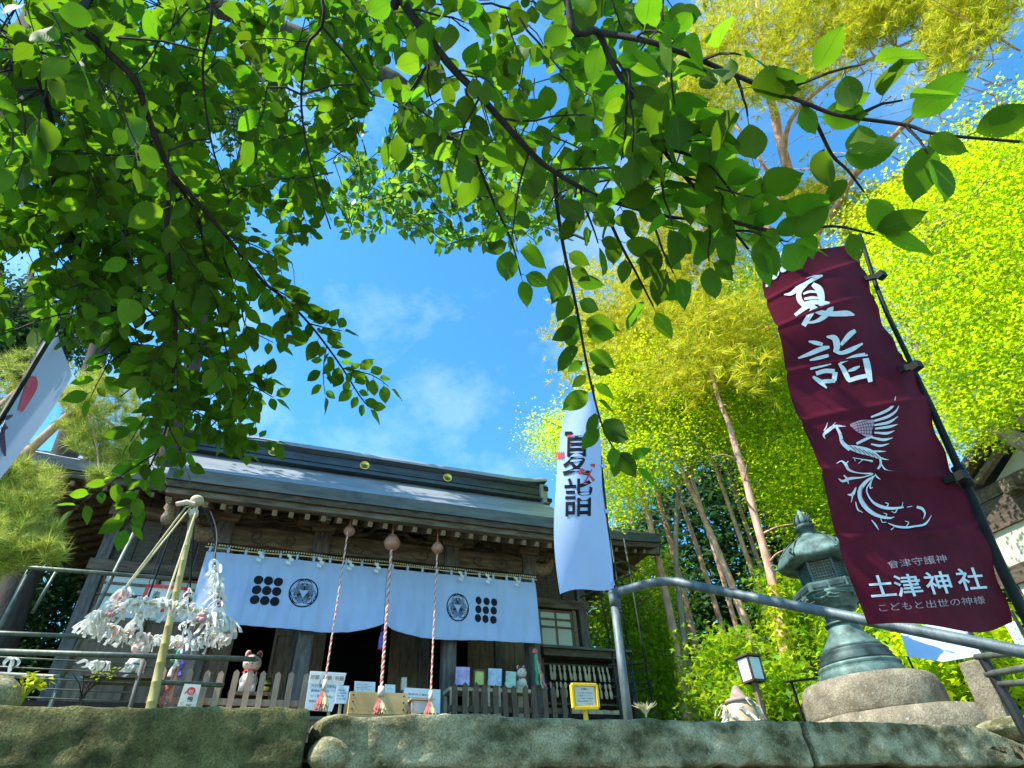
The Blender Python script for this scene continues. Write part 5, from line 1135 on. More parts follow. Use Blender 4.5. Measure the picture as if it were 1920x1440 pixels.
bl = mat('blue_ink', (.03, .10, .35), bump=0)
for k, ch in enumerate('境内下の神社'):
    v_, f_, L_ = TXT['境内下の神社']; ids = [i for i, p_ in enumerate(v_) if k <= p_[0] < k+1]; idx = {i: j for j, i in enumerate(ids)}; m = MB()
    def Fs(u, v): q_ = P[3].lerp(P[2], u).lerp(P[0].lerp(P[1], u), v); return q_*.995
    m.add([Fs(.15+(v_[i][0]-k)*.7, .84-k*.155+v_[i][1]*.14) for i in ids], [tuple(idx[i] for i in q_) for q_ in f_ if all(i in idx for i in q_)]); m.build('lettering', bl, sg)
m = MB(); m.tube([P[1]+Vector((.03, 0, .1)), Vector((P[1].x+.05, P[1].y, terr(P[1].x, P[1].y)-.05))], .015, 6); m.build('stake', M['iron'], sg)
rg_ = thing('iron_railing', 'black iron railing post with green pipes at the foot of the small hall', 'railing', ph(1915, 1345, 6.6))
m = MB(); a, b_ = ph(1842, 1232, 6.6), ph(1908, 1345, 6.6); m.tube([a, b_, (b_.x, b_.y, .5)], .04, 8); m.build('post', M['iron'], rg_)
for (x0, y0, x1, y1) in ((1830, 1232, 1990, 1215), (1850, 1265, 1990, 1240), (1868, 1283, 1990, 1275)):
    m = MB(); m.tube([ph(x0, y0, 6.62), ph(x1, y1, 6.0)], .025, 8); m.build('pipe', M['pipe'], rg_, True)
# ------------------------------------------------------------------ small plastered hall at the right edge
GX = 12.6
hl = thing('small_hall', 'small gabled hall with dark bargeboards and plaster panels behind the banner', 'building', (GX+2.5, 3.4, 1.0))
yA, zA, yP, zP = 6.45, 5.42, 3.0, 7.25
for s in (-1, 1):
    ye = yP + s*(yA-yP)
    m = MB(); m.bar((GX-.35, yP, zP), (GX-.35, ye, zA), .10, .34, (1, 0, 0)); m.build('bargeboard', M['wood_dark'], hl)
    m = MB(); m.bar((GX-.22, yP, zP-.30), (GX-.22, ye-s*.3, zA-.05), .10, .16, (1, 0, 0)); m.build('bargeboard', M['wood_panel'], hl)
    m = MB(); m.add([(GX-.4, yP, zP+.22), (GX+6, yP, zP+.22), (GX+6, ye+s*.1, zA+.15), (GX-.4, ye+s*.1, zA+.15), (GX-.4, yP, zP+.10), (GX+6, yP, zP+.10), (GX+6, ye+s*.1, zA+.03), (GX-.4, ye+s*.1, zA+.03)], [(0, 1, 2, 3), (7, 6, 5, 4), (0, 3, 7, 4), (2, 3, 7, 6), (1, 2, 6, 5)]); m.build('roof', M['copper_dark'], hl)
m = MB(); m.bbox((GX, yP-3.9, 1.0), (GX+5.5, yP+3.75, 5.3)); m.build('wall', M['plaster'], hl)
m = MB(); m.add([(GX+.001, yP-3, 5.31), (GX+.001, yP+3, 5.31), (GX+.001, yP, 7.0)], [(0, 1, 2)]); m.build('gable_wall', M['plaster'], hl)
for z0_, z1_ in ((5.06, 5.30), (4.50, 5.04), (3.55, 3.85), (2.3, 2.5)): m = MB(); m.bbox((GX-.07, yP-4.0, z0_), (GX+.0, yP+3.85, z1_)); m.build('tie_beam', M['wood_beam' if z0_ == 5.06 else 'wood_dark'], hl)
for y in (yP-3.7, yP-1.8, yP, yP+1.8, yP+3.7): m = MB(); m.bbox((GX-.05, y-.11, 1.0), (GX+.01, y+.11, 5.4)); m.build('post', M['wood_dark'], hl)
for ya_ in (yP+2.55, yP-2.8): m = MB(); m.bbox((GX-.3, ya_, 4.93), (GX+6, ya_+.25, 5.18)); m.build('purlin', M['wood_beam'], hl)
m = MB(); m.bbox((GX-.04, yP-2.9, 1.0), (GX-.02, yP+2.9, 2.3)); m.build('skirting', M['wood_panel'], hl)
# ------------------------------------------------------------------ foliage helpers
def mesh_np(name, V, F, uv=None):
    me = bpy.data.meshes.new(name); nv, nf_, k = len(V), len(F), F.shape[1]
    me.vertices.add(nv); me.vertices.foreach_set('co', V.astype(np.float32).ravel())
    me.loops.add(nf_*k); me.loops.foreach_set('vertex_index', F.astype(np.int32).ravel())
    me.polygons.add(nf_); me.polygons.foreach_set('loop_start', np.arange(0, nf_*k, k, dtype=np.int32))
    me.polygons.foreach_set('use_smooth', np.ones(nf_, dtype=bool))
    if uv is not None:
        l = me.uv_layers.new(name='UVMap'); l.data.foreach_set('uv', uv[F.ravel()].astype(np.float32).ravel())
    me.update(); me.validate(); return me
def scatter(name, tv, tf, pos, bas, scl, mt, parent, tuv=None, kind='stuff'):
    n, k = len(pos), len(tv)
    V = (np.einsum('kj,njm->nkm', tv, bas)*scl[:, None, None] + pos[:, None, :]).reshape(-1, 3)
    F = (tf[None] + (np.arange(n)*k)[:, None, None]).reshape(-1, tf.shape[1])
    uv = np.tile(tuv, (n, 1)) if tuv is not None else None
    o = link(name, mesh_np(name, V, F, uv), mt, parent)
    if kind: o['kind'] = kind
    return o
def norm(a): return a/np.maximum(1e-9, np.linalg.norm(a, axis=-1, keepdims=True))
def basis(d, nrm):                               # rows: along, side, normal
    d = norm(d); s = norm(np.cross(nrm, d)); nn_ = np.cross(d, s); return np.stack([d, s, nn_], 1)
def leaf_template(ns=8, W=.66, fold=.10, curl=.16, pet=.20, ser=0.0, bend=0.0):
    tv, uv = [], []
    ts = np.linspace(0, 1, ns+1)
    for t in ts:
        w = W/2*(math.sin(math.pi*min(1, t**.85))**.80)*(1-.15*t) if 0 < t < 1 else .004
        if t > .82: w *= (1-t)/.18*.75+.25 if t < 1 else 1
        z = -curl*t*t; w *= 1+ser*(1 if len(tv) % 2 else -1)
        for s in (-1, 0, 1): tv.append((t, s*w+bend*t*t, z+fold*abs(s)*w/(W/2)*.5+.02*math.sin(t*9+s)*abs(s))); uv.append((t, s*1.0))
    tf = []
    for i in range(ns):
        for s in (0, 1): a = i*3+s; tf.append((a, a+1, a+4, a+3))
    b = len(tv)
    for x in (-pet, 0): tv += [(x, -.012, 0), (x, .012, 0)]; uv += [(0, 0), (0, 0)]
    tf.append((b, b+1, b+3, b+2))
    tv = np.array(tv); tv[:, 0] += pet
    return tv, np.array(tf), np.array(uv)
CL = leaf_template(10); CLs = leaf_template(6)
MAPLE = (np.array([(0, 0, 0), (.30, -.5, -.05), (.42, -.16, 0), (1, 0, -.12), (.42, .16, 0), (.30, .5, -.05)], float), np.array([(0, 1, 2), (0, 2, 3), (0, 3, 4), (0, 4, 5)]))
SMALL = (np.array([(0, 0, 0), (.5, -.26, .05), (1, 0, -.08), (.5, .26, .05)], float), np.array([(0, 1, 2), (0, 2, 3)]))
def tuft_template(n=22, seed=1, spread=1.0, w=.012):
    r_ = np.random.default_rng(seed); tv, tf = [], []
    for i in range(n):
        a = r_.uniform(0, 6.283); t = r_.uniform(.15, 1.25)*spread; d = np.array([math.cos(t), math.sin(t)*math.cos(a), math.sin(t)*math.sin(a)])
        o = np.array([r_.uniform(-.3, .25), 0, 0]); s = np.cross(d, r_.normal(size=3)); s /= np.linalg.norm(s); b = len(tv)
        L = r_.uniform(.7, 1.1); tv += [o-s*w, o+s*w, o+d*L]; tf.append((b, b+1, b+2))
    return np.array(tv), np.array(tf)
TUFT = tuft_template(40, 1, 1.1, .017); TUFT_R = tuft_template(18, 4, 1.1, .04)
def sample_poly(poly, n, rng):
    xs_ = [p[0] for p in poly]; ys_ = [p[1] for p in poly]; out = []
    while len(out) < n:
        x, y = rng.uniform(min(xs_), max(xs_)), rng.uniform(min(ys_), max(ys_))
        if inpoly(x, y, poly): out.append((x, y))
    return out
def clumps(poly, n, per, h0, h1, spread, rng, holes=()):
    """foliage sprays: centres inside a photo outline at a range of ground distances, leaves spread about them"""
    pos = []
    for (x, y) in sample_poly(poly, n, rng):
        if any(inpoly(x, y, hh) for hh in holes): continue
        c = np.array(ph(x, y, rng.uniform(h0, h1))); k = int(per*rng.uniform(.5, 1.5))
        pos.append(c + rng.normal(size=(k, 3))*np.array(spread)*rng.uniform(.6, 1.3))
    return np.concatenate(pos)
def rand_bas(n, rng, tilt=.6, down=.2):
    d = rng.normal(size=(n, 3)); d[:, 2] = d[:, 2]*.4-down; nr = rng.normal(size=(n, 3))*tilt + np.array([0, 0, 1.0]); return basis(d, nr)
def limb(mb, pts, r0, r1, n=8, sub=4):
    P = spline([tuple(p) for p in pts], sub); k = len(P); mb.tube([Vector(p) for p in P], [lerp(r0, r1, (i/(k-1))**.8) for i in range(k)], n)
    return P
# ------------------------------------------------------------------ cherry tree over the camera
rng = np.random.default_rng(5); random.seed(21)
TX, TY = -1.76, 2.2
ch = thing('cherry_tree', 'cherry tree with mossy trunk spreading leafy branches over the foreground', 'tree', (TX, TY, -1.5))
m = MB(); limb(m, [(TX-.10, TY-.05, -1.7), (TX-.05, TY, -.8), (TX, TY, .6), (TX, TY, 2.4), (TX+.02, TY-.02, 3.6), (TX-.1, TY-.3, 4.6), (TX-.2, TY-.6, 5.6)], .34, .12, 18, 5)
m.v = [tuple(Vector(p)+Vector((noise.noise(Vector(p)*2.5), noise.noise(Vector(p)*2.5+Vector((7, 0, 0))), 0))*.03) for p in m.v]
m.build('trunk', M['bark_cherry'], ch, True)
NODES = []                                       # (point, radius) along the limbs for attaching twigs
def cbranch(pts, r0, r1, name='branch', pre=()):
    P3 = [Vector(p) for p in pre] + [pdist(x, y, r) for x, y, r in pts]
    m = MB(); P = limb(m, P3, r0, r1, 7, 5); m.build(name, M['bark_twig'], ch, True)
    NODES.extend([Vector(p) for p in P]); return [Vector(p) for p in P]
T1 = (TX, TY, 3.2); T2 = (TX, TY-.1, 3.9)
bA = cbranch([(745, -30, 1.55), (753, 0, 1.5), (840, 117, 1.42), (900, 180, 1.38), (993, 283, 1.34), (1037, 320, 1.32), (1127, 370, 1.28), (1240, 403, 1.25), (1285, 410, 1.24)], .016, .003, pre=(T2, (-1.1, .9, 3.9), (-.4, .35, 3.2), (-.05, .25, 2.2)))
bB = cbranch([(1063, 0, 1.32), (1120, 60, 1.28), (1147, 117, 1.26), (1193, 193, 1.24), (1240, 276, 1.22), (1314, 365, 1.20), (1357, 411, 1.18), (1403, 467, 1.16)], .009, .0022, pre=((-.3, .3, 3.0), (.3, .1, 2.2)))
bC = cbranch([(1120, 60, 1.28), (1190, 72, 1.22), (1240, 85, 1.2), (1314, 113, 1.18), (1424, 160, 1.15), (1505, 191, 1.13), (1573, 216, 1.12), (1697, 234, 1.11), (1753, 251, 1.10), (1912, 266, 1.10)], .006, .002)
bD = cbranch([(1040, 322, 1.32), (1045, 390, 1.34), (1057, 467, 1.36), (1080, 573, 1.40), (1097, 667, 1.44), (1113, 740, 1.48), (1130, 800, 1.50), (1153, 843, 1.50), (1185, 870, 1.50)], .005, .0018)
bE = cbranch([(1127, 370, 1.28), (1135, 395, 1.28), (1163, 457, 1.28), (1197, 520, 1.29), (1225, 575, 1.30)], .005, .0018)
bF = cbranch([(875, 165, 1.39), (883, 213, 1.40), (893, 293, 1.42), (923, 373, 1.44), (957, 447, 1.46), (977, 517, 1.48)], .006, .0018)
bG = cbranch([(150, 20, 2.3), (193, 87, 2.2), (253, 150, 2.15), (277, 217, 2.15), (320, 320, 2.15), (383, 393, 2.18), (433, 453, 2.2), (493, 527, 2.22), (533, 560, 2.24), (580, 607, 2.26), (633, 677, 2.28), (673, 740, 2.3), (690, 762, 2.3)], .015, .002, pre=(T1, (-1.45, 1.7, 3.35), (-1.1, 1.3, 3.1)))
bH = cbranch([(320, 320, 2.15), (313, 430, 2.2), (320, 550, 2.26), (330, 617, 2.28), (320, 750, 2.32), (307, 817, 2.34), (270, 900, 2.36), (238, 985, 2.38)], .010, .002)
bI = cbranch([(320, 330, 2.15), (367, 400, 2.2), (387, 483, 2.24), (410, 587, 2.28), (425, 660, 2.3), (440, 740, 2.3)], .006, .002)
bJ = cbranch([(395, 420, 2.25), (447, 557, 2.3), (463, 613, 2.32), (512, 642, 2.34)], .004, .0016)
bK = cbranch([(40, 90, 2.6), (100, 240, 2.6), (120, 420, 2.6), (300, 600, 2.6), (420, 690, 2.6), (512, 745, 2.6)], .012, .002, pre=(T1,))
bL = cbranch([(60, 330, 2.7), (130, 480, 2.7), (210, 610, 2.7), (300, 730, 2.66), (395, 800, 2.6), (465, 850, 2.55)], .010, .002, pre=((TX+.1, TY, 3.0),))
bN = cbranch([(600, -30, 1.7), (575, 90, 1.75), (565, 200, 1.8), (585, 320, 1.85), (620, 430, 1.85)], .005, .002, pre=((-.55, .45, 2.6),))
bO = cbranch([(395, -30, 1.9), (380, 120, 1.95), (395, 260, 2.0), (430, 380, 2.05)], .005, .002, pre=((-.8, .7, 2.8),))
bP = cbranch([(1357, 411, 1.18), (1440, 432, 1.15), (1510, 428, 1.14), (1570, 425, 1.13), (1640, 440, 1.12)], .004, .0018)
bQ = cbranch([(1505, 191, 1.13), (1530, 230, 1.13), (1560, 290, 1.13), (1590, 320, 1.13), (1620, 360, 1.13)], .004, .0016)
bS = cbranch([(1240, 276, 1.22), (1290, 290, 1.2), (1330, 310, 1.19), (1380, 370, 1.18)], .004, .0016)
LP, LD, LN, LS = [], [], [], []                  # leaves: position, direction, normal, size
twm = MB()
def addleaf(p, d, n, s): LP.append(tuple(p)); LD.append(tuple(d)); LN.append(tuple(n)); LS.append(s)
def leafy(path, t0, step, size, spread=.9, both=False):
    L = 0; nxt = 0; side = 1; tot = sum((b_-a).length for a, b_ in zip(path, path[1:]))
    for a, b_ in zip(path, path[1:]):
        seg = (b_-a).length
        while nxt <= L+seg:
            if nxt >= t0*tot:
                p = a.lerp(b_, (nxt-L)/max(seg, 1e-6)); t = (b_-a).normalized()
                view = p.normalized(); sd = t.cross(view).normalized()*side
                d = t*random.uniform(.3, .8) + sd*spread*random.uniform(.7, 1.2) + Vector((random.gauss(0, .3), random.gauss(0, .3), random.uniform(-.55, .05)))
                n = Vector((random.gauss(0, .4), random.gauss(0, .4), .8)) + view*random.uniform(.2, 1.2)
                addleaf(p, d, n, size*random.uniform(.62, 1.25)); side = -side
            nxt += step*random.uniform(.7, 1.3)
        L += seg
    addleaf(path[-1], path[-1]-path[-2], (0, -.3, 1), size)
def twig(p, d, L, nl, size, ok=None, droop=.5):
    path = [p]; d = Vector(d).normalized(); k = 5
    for i in range(k): d = (d+Vector((random.gauss(0, .12), random.gauss(0, .12), -droop*.18))).normalized(); path.append(path[-1]+d*L/k)
    if ok is not None and not ok(path[-1]): return False
    twm.tube(path, [.0028, .0026, .0023, .002, .0017, .0014], 4, False)
    s0 = len(LP); leafy(path, .12, L/nl, size)
    if ok is not None:
        for i in range(len(LP)-1, s0-1, -1):
            c = Vector(LP[i])+Vector(LD[i]).normalized()*LS[i]*.6
            if not ok(c):
                for A_ in (LP, LD, LN, LS): A_.pop(i)
    return True
for pth, t0, st, sz in ((bD, .22, .021, .078), (bE, .1, .026, .076), (bF, .25, .030, .076), (bG, .50, .016, .068), (bH, .25, .017, .070), (bI, .1, .018, .070), (bJ, .2, .022, .070), (bK, .35, .018, .068), (bL, .2, .018, .068), (bP, .05, .034, .080), (bQ, .05, .040, .082), (bS, .1, .034, .078)):
    leafy(pth, t0, st, sz)
def sidetw(path, t0, t1, step, Lr, nl, size, sgn=None):
    tot = len(path)-1; acc = 0; side = 1
    for i in range(int(tot*t0), int(tot*t1)):
        a, b_ = path[i], path[i+1]; acc += (b_-a).length
        if acc > step:
            acc = 0; t = (b_-a).normalized(); view = a.normalized(); sd = t.cross(view).normalized()*(side if sgn is None else sgn)
            twig(a, t*.6+sd*random.uniform(.5, 1.1)+Vector((0, 0, -.35)), random.uniform(*Lr), nl, size); side = -side
sidetw(bA, .40, 1, .06, (.10, .22), 5, .074); sidetw(bB, .34, 1, .06, (.08, .18), 5, .076); sidetw(bC, .05, .62, .06, (.06, .14), 3, .080)
sidetw(bC, .62, .85, .06, (.05, .10), 2, .080); leafy(bC, .5, .05, .080); leafy(bA, .7, .05, .074); leafy(bB, .45, .05, .076)
sidetw(bG, .55, .93, .09, (.10, .20), 9, .064); sidetw(bH, .1, .8, .09, (.12, .28), 11, .066); sidetw(bK, .4, 1, .08, (.12, .25), 10, .066); sidetw(bL, .3, 1, .08, (.12, .25), 10, .066)
R1 = [(-60, -60), (740, -60), (720, 120), (690, 260), (650, 400), (560, 470), (440, 520), (330, 600), (130, 650), (-60, 640)]
R2 = [(640, -60), (1290, -60), (1300, 60), (1260, 200), (1190, 330), (1060, 350), (950, 400), (880, 330), (800, 300), (700, 300)]
R3 = [(1190, 40), (1330, 90), (1400, 190), (1470, 330), (1480, 480), (1360, 470), (1240, 460), (1130, 470), (1010, 400), (1120, 300)]
R4 = [(80, 420), (440, 400), (520, 470), (545, 560), (470, 590), (440, 700), (505, 740), (465, 850), (330, 830), (240, 760), (180, 690), (120, 600)]
def inframe(c): return -80 < c[0] < 2000 and -80 < c[1] < 1500
def okin(poly):
    def f(p):
        c = proj(p)
        if poly is R1 or poly is R2 or poly is R4:          # openings in the foliage where the sky shows
            k = noise.noise((c[0]/75, c[1]/75, 3.1)) + .5*noise.noise((c[0]/32, c[1]/32, 8.4))
            if k > (.16 if poly is R4 else .26): return False
        return inpoly(c[0], c[1], poly)
    return f
def fill(poly, n, r0, r1, L, nl, size, bias=None):
    for (x, y) in sample_poly(poly, n, rng):
        r = rng.uniform(r0, r1); p = pdist(x, y, r); a = rng.uniform(0, 6.283)
        d = Vector((math.cos(a)*.7, math.sin(a)*.7, -.75))
        nd = min(NODES, key=lambda q: (q-p).length_squared)
        if (nd-p).length < .20: twm.tube([nd, nd.lerp(p, .5)+Vector((0, 0, .02)), p], [.0032, .003, .0028], 4, False)
        twig(p, d, L*rng.uniform(.7, 1.3), nl, size, okin(poly))
fill(R1, 330, 2.3, 3.4, .30, 13, .074); fill(R1, 10, 1.7, 2.0, .2, 5, .08); fill(R1, 240, 3.4, 4.8, .34, 15, .074)
fill(R2, 40, 1.45, 1.9, .18, 6, .072); fill(R2, 110, 1.9, 3.0, .26, 10, .076); fill(R3, 15, 1.2, 1.6, .15, 5, .074)
fill(R4, 150, 2.4, 3.2, .28, 12, .070)
# extra crown leaves, mostly out of view, added to shade wall, banner and foliage
for k in range(250):
    p = Vector((rng.uniform(-3.2, 1.6), rng.uniform(-2.6, 1.0), rng.uniform(2.5, 4.6))) if k < 130 else Vector((rng.uniform(-4.4, -.3), rng.uniform(-.6, 3.4), rng.uniform(3.4, 5.8)))
    c = proj(p)
    if inframe(c) and c[0] > 1200: continue
    a = rng.uniform(0, 6.283); n0 = len(LP); twig(p, (math.cos(a), math.sin(a), -.2), .35, 11, .085)
    for i in range(len(LP)-1, n0-1, -1):
        c = proj(LP[i])
        if inframe(c) and not (okin(R1)(LP[i]) or okin(R2)(LP[i])):
            for A_ in (LP, LD, LN, LS): A_.pop(i)
for (e0, e1, e2_) in (((TX-.1, TY-.3, 4.5), (-1.4, .8, 4.4), (-.6, -1.2, 4.2)), ((TX, TY, 3.7), (-2.2, .6, 4.2), (-2.8, -1.4, 4.4)), ((-.9, .6, 3.7), (.2, -.4, 3.6), (1.2, -1.2, 3.6))):
    m = MB(); limb(m, [e0, e1, e2_], .06, .015, 8); m.build('branch', M['bark_cherry'], ch, True)
tag(twm.build('twigs', M['bark_twig'], ch), kind='stuff')
LP, LD, LN, LS = map(np.array, (LP, LD, LN, LS)); LS = LS*np.where(np.linalg.norm(LP, axis=1) < 1.65, .9, 1.0); LB = basis(LD, LN)
ctr = LP + LB[:, 0]*LS[:, None]*.6; cc = ctr @ np.array(RW)       # camera coordinates
dep = -cc[:, 2]; u_ = PW/2+FPX*cc[:, 0]/np.maximum(dep, 1e-3); v_ = PH/2-FPX*cc[:, 1]/np.maximum(dep, 1e-3)
vis = (dep > .1) & (u_ > -20) & (u_ < 1940) & (v_ > -20) & (v_ < 1460)
face = np.abs(np.einsum('ij,ij->i', LB[:, 2], norm(ctr)))
score = np.where(vis, LS*LS*(.2+face)/np.maximum(dep, .1)**2, 0); order = np.argsort(-score); big = order[:300]; rest = order[300:]
near_ok = dep[rest] > .5; rest = rest[near_ok | ~vis[rest]]
leaf_me = []
for q in range(6):
    t = leaf_template(26, .58+.035*q, .05+.04*q, .05+.06*q, .20, .03, (-.08, .06, 0, .1, -.04, .02)[q]); leaf_me.append(mesh_np('leaf', t[0], t[1], t[2]))
for j, i in enumerate(big):
    mw = Matrix.Translation(Vector(LP[i])) @ Matrix([Vector(LB[i][k]) for k in range(3)]).transposed().to_4x4() @ Matrix.Scale(LS[i], 4)
    link('leaf', leaf_me[j % 6], M['lf_cherry'], ch, mw)
scatter('leaves', CLs[0], CLs[1], LP[rest], LB[rest], LS[rest], M['lf_cherry'], ch, CLs[2])
# a more distant sunlit spray of the same crown
R6 = [(630, 250), (760, 235), (900, 280), (1062, 300), (1062, 470), (960, 455), (840, 470), (740, 440), (660, 445), (620, 390)]
ft = thing('cherry_tree', 'farther cherry tree with small sunlit leaves hanging below the foreground branches', 'tree', (-4.4, 2.9, -1.5))
pos = []
m = MB(); P = limb(m, [(-4.4, 2.9, -1.6), (-4.4, 2.9, 3.5), (-3.8, 3.0, 6.2), (-1.6, 3.2, 7.2), pdist(740, 150, 6.6), pdist(770, 230, 6.4), pdist(900, 270, 6.2), pdist(1010, 330, 6.0)], .2, .012, 10, 5)
m.build('trunk', M['bark_cherry'], ft, True)
m = MB(); bp_, bd_ = [], []
for (x, y) in sample_poly(R6, 250, rng):
    p = pdist(x, y, rng.uniform(5.4, 6.8)); a = rng.uniform(0, 6.28); d = Vector((math.cos(a)*.6, math.sin(a)*.6, -.7)); q = [p]
    for k in range(5): q.append(q[-1]+d*.09+Vector((rng.normal()*.01, rng.normal()*.01, 0)))
    e = proj(q[-1])
    if not inpoly(e[0], e[1], R6): continue
    m.tube([p+Vector((-d.x*.2, -d.y*.2, .12))]+q, .004, 4, False)
    for k in range(10):
        c = q[k % 6]+Vector(rng.normal(size=3)*.02); e = proj(c)
        if inpoly(e[0], e[1], R6): bp_.append(c); bd_.append((d.x+rng.normal()*.8, d.y+rng.normal()*.8, -.6+rng.normal()*.3))
tag(m.build('twigs', M['bark_twig'], ft), kind='stuff')
bp_ = np.array(bp_); bd_ = np.array(bd_); nn_ = rng.normal(size=(len(bp_), 3))*.6+np.array([0, 0, 1.])
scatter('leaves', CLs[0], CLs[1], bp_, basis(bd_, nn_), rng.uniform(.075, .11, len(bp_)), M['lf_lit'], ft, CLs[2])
# ------------------------------------------------------------------ trees of the wood
def tree(name, label, group, base, trunk_pts, r0, r1, bark, crown, mt, tmpl, size, limbs=(), tilt=.6, down=.2, ivy=None):
    base = Vector(base); t = thing(name, label, 'tree', base, group); m = MB()
    P = limb(m, trunk_pts, r0, r1, 12, 5)
    m.v = [tuple(Vector(p)+Vector((noise.noise(Vector(p)*1.6), noise.noise(Vector(p)*1.6+Vector((7, 0, 0))), 0))*r0*.18) for p in m.v]
    m.build('trunk', bark, t, True)
    for lp_, a, b_ in limbs: m = MB(); limb(m, lp_, a, b_, 7, 4); m.build('branch', bark, t, True)
    if crown is not None and len(crown):
        n = len(crown); scatter('crown', tmpl[0], tmpl[1], crown, rand_bas(n, rng, tilt, down), rng.uniform(.7, 1.3, n)*size, mt, t, kind=None)
    if crown is not None and len(crown) > 6000:
        nodes_ = [Vector(p) for p in P[len(P)//2:]] + [Vector(q) for lp_, a, b_ in limbs for q in lp_]; m = MB()
        for i in rng.integers(0, len(crown), 220):
            c = Vector(crown[i]); nd = min(nodes_, key=lambda q: (q-c).length_squared); s0 = c.lerp(nd, min(1, 1.6/max(.1, (nd-c).length)))
            m.tube([s0, s0.lerp(c, .5)+Vector((0, 0, .08)), c], [.02, .013, .006], 4, False)
        tag(m.build('twigs', bark, t), kind='stuff')
    if ivy:
        z0_, z1_, k = ivy; Pv = np.array(P); sel = Pv[(Pv[:, 2] >= z0_) & (Pv[:, 2] <= z1_)]
        if len(sel) > 1:
            ii = rng.uniform(0, len(sel)-1.001, k); lo = ii.astype(int); c = sel[lo]+(sel[lo+1]-sel[lo])*(ii-lo)[:, None]; a = rng.uniform(0, 6.28, k)
            o_ = np.stack([np.cos(a), np.sin(a), rng.normal(size=k)*.1], 1); rr0 = lerp(r0, r1, .3)*1.08
            nrm = o_+rng.normal(size=(k, 3))*.4; d = np.stack([rng.normal(size=k), rng.normal(size=k), -np.ones(k)], 1)
            scatter('ivy', MAPLE[0], MAPLE[1], c+o_*rr0, basis(d, nrm), rng.uniform(.08, .16, k), M['lf_ivy'], t)
    return t
def gpt(px, py, h): p = ph(px, py, h); return Vector((p.x, p.y, terr(p.x, p.y)-.15))
def trunkpx(pts, h): return [gpt(pts[0][0], pts[0][1], h)] + [ph(x, y, h) for x, y in pts]
# bright maples
M1 = [(1008, 800), (1040, 770), (1085, 800), (1140, 700), (1180, 640), (1240, 620), (1300, 570), (1370, 520), (1440, 480), (1480, 600), (1500, 760), (1540, 900), (1560, 990), (1490, 950), (1440, 880), (1370, 820), (1330, 860), (1270, 870), (1225, 905), (1185, 950), (1160, 1000), (1130, 950), (1090, 870), (1040, 855), (1020, 850)]
M1H = [[(1295, 800), (1325, 800), (1325, 835), (1295, 835)], [(1385, 820), (1420, 815), (1425, 850), (1390, 850)]]
c1 = clumps(M1, 1700, 72, 14.5, 20, (.50, .50, .07), rng, M1H)
tree('maple_tree', 'lime green maple spreading beside the shrine roof behind the white banner', 'maples behind the shrine', gpt(1290, 1330, 17.5), trunkpx([(1300, 1330), (1280, 1180), (1268, 1050), (1272, 930), (1300, 850)], 17.5), .13, .05, M['bark_maple'], c1, M['lf_maple'], MAPLE, .082,
     [([ph(1280, 900, 17.3), ph(1330, 830, 16.5), ph(1400, 795, 16), ph(1450, 785, 15.5)], .07, .02), ([ph(1320, 840, 16.6), ph(1270, 790, 16.2), ph(1230, 720, 16)], .04, .012), ([ph(1400, 795, 16), ph(1440, 720, 15.6), ph(1470, 640, 15.2)], .04, .012), ([ph(1300, 870, 17), ph(1200, 835, 16), ph(1120, 830, 15.5)], .05, .015)], .42, .15)
M1b = [(1095, 1000), (1160, 1020), (1200, 1010), (1245, 1050), (1262, 1150), (1250, 1240), (1240, 1320), (1180, 1330), (1140, 1300), (1115, 1200), (1090, 1120)]
tree('maple_tree', 'young green maple filling the gap behind the black scaffold pipes', 'maples behind the shrine', gpt(1190, 1330, 21), trunkpx([(1190, 1330), (1180, 1180), (1175, 1060)], 21), .10, .03, M['bark_maple'], clumps(M1b, 300, 50, 19, 23, (.6, .6, .1), rng), M['lf_shrub'], MAPLE, .14, (), .5, .15)
M2 = [(1590, 500), (1630, 410), (1690, 360), (1760, 310), (1840, 250), (1960, 190), (1990, 220), (1990, 700), (1960, 760), (1890, 790), (1860, 830), (1800, 840), (1770, 790), (1720, 690), (1660, 600)]
M2H = [[(1650, 470), (1700, 470), (1705, 530), (1660, 530)], [(1740, 600), (1760, 600), (1760, 620), (1740, 620)]]
c2 = clumps(M2, 1300, 80, 10, 15, (.50, .50, .06), rng, M2H)
tree('maple_tree', 'large lime green maple with pale leaning trunks behind the maroon banner', 'maples behind the shrine', gpt(2140, 1330, 11.5), [gpt(2140, 1330, 11.5), ph(2060, 1000, 11.6), ph(1970, 840, 12.0), ph(1892, 705, 12.2), ph(1855, 590, 12.0), ph(1840, 500, 11.8)], .28, .09, M['bark_maple'], c2, M['lf_maple'], MAPLE, .070,
     [([ph(1970, 850, 12.0), ph(1870, 805, 12.2), ph(1790, 740, 12), ph(1730, 670, 11.6), ph(1690, 600, 11.4)], .17, .05), ([ph(1880, 690, 12.2), ph(1930, 600, 12), ph(1980, 520, 11.6)], .08, .03), ([ph(1850, 560, 11.9), ph(1790, 500, 11.5), ph(1740, 450, 11.2)], .05, .015)], .42, .15)
M3 = [(1440, 560), (1480, 640), (1560, 900), (1620, 1010), (1560, 1030), (1500, 990), (1440, 920), (1400, 800), (1390, 700)]
tree('maple_tree', 'maple with lime foliage between the red pines and the lantern', 'maples behind the shrine', gpt(1560, 1335, 17), trunkpx([(1560, 1335), (1540, 1180), (1500, 1000), (1470, 850)], 17), .15, .05, M['bark_maple'], clumps(M3, 520, 80, 15, 18.5, (.55, .55, .07), rng), M['lf_maple'], MAPLE, .082, (), .42, .15)
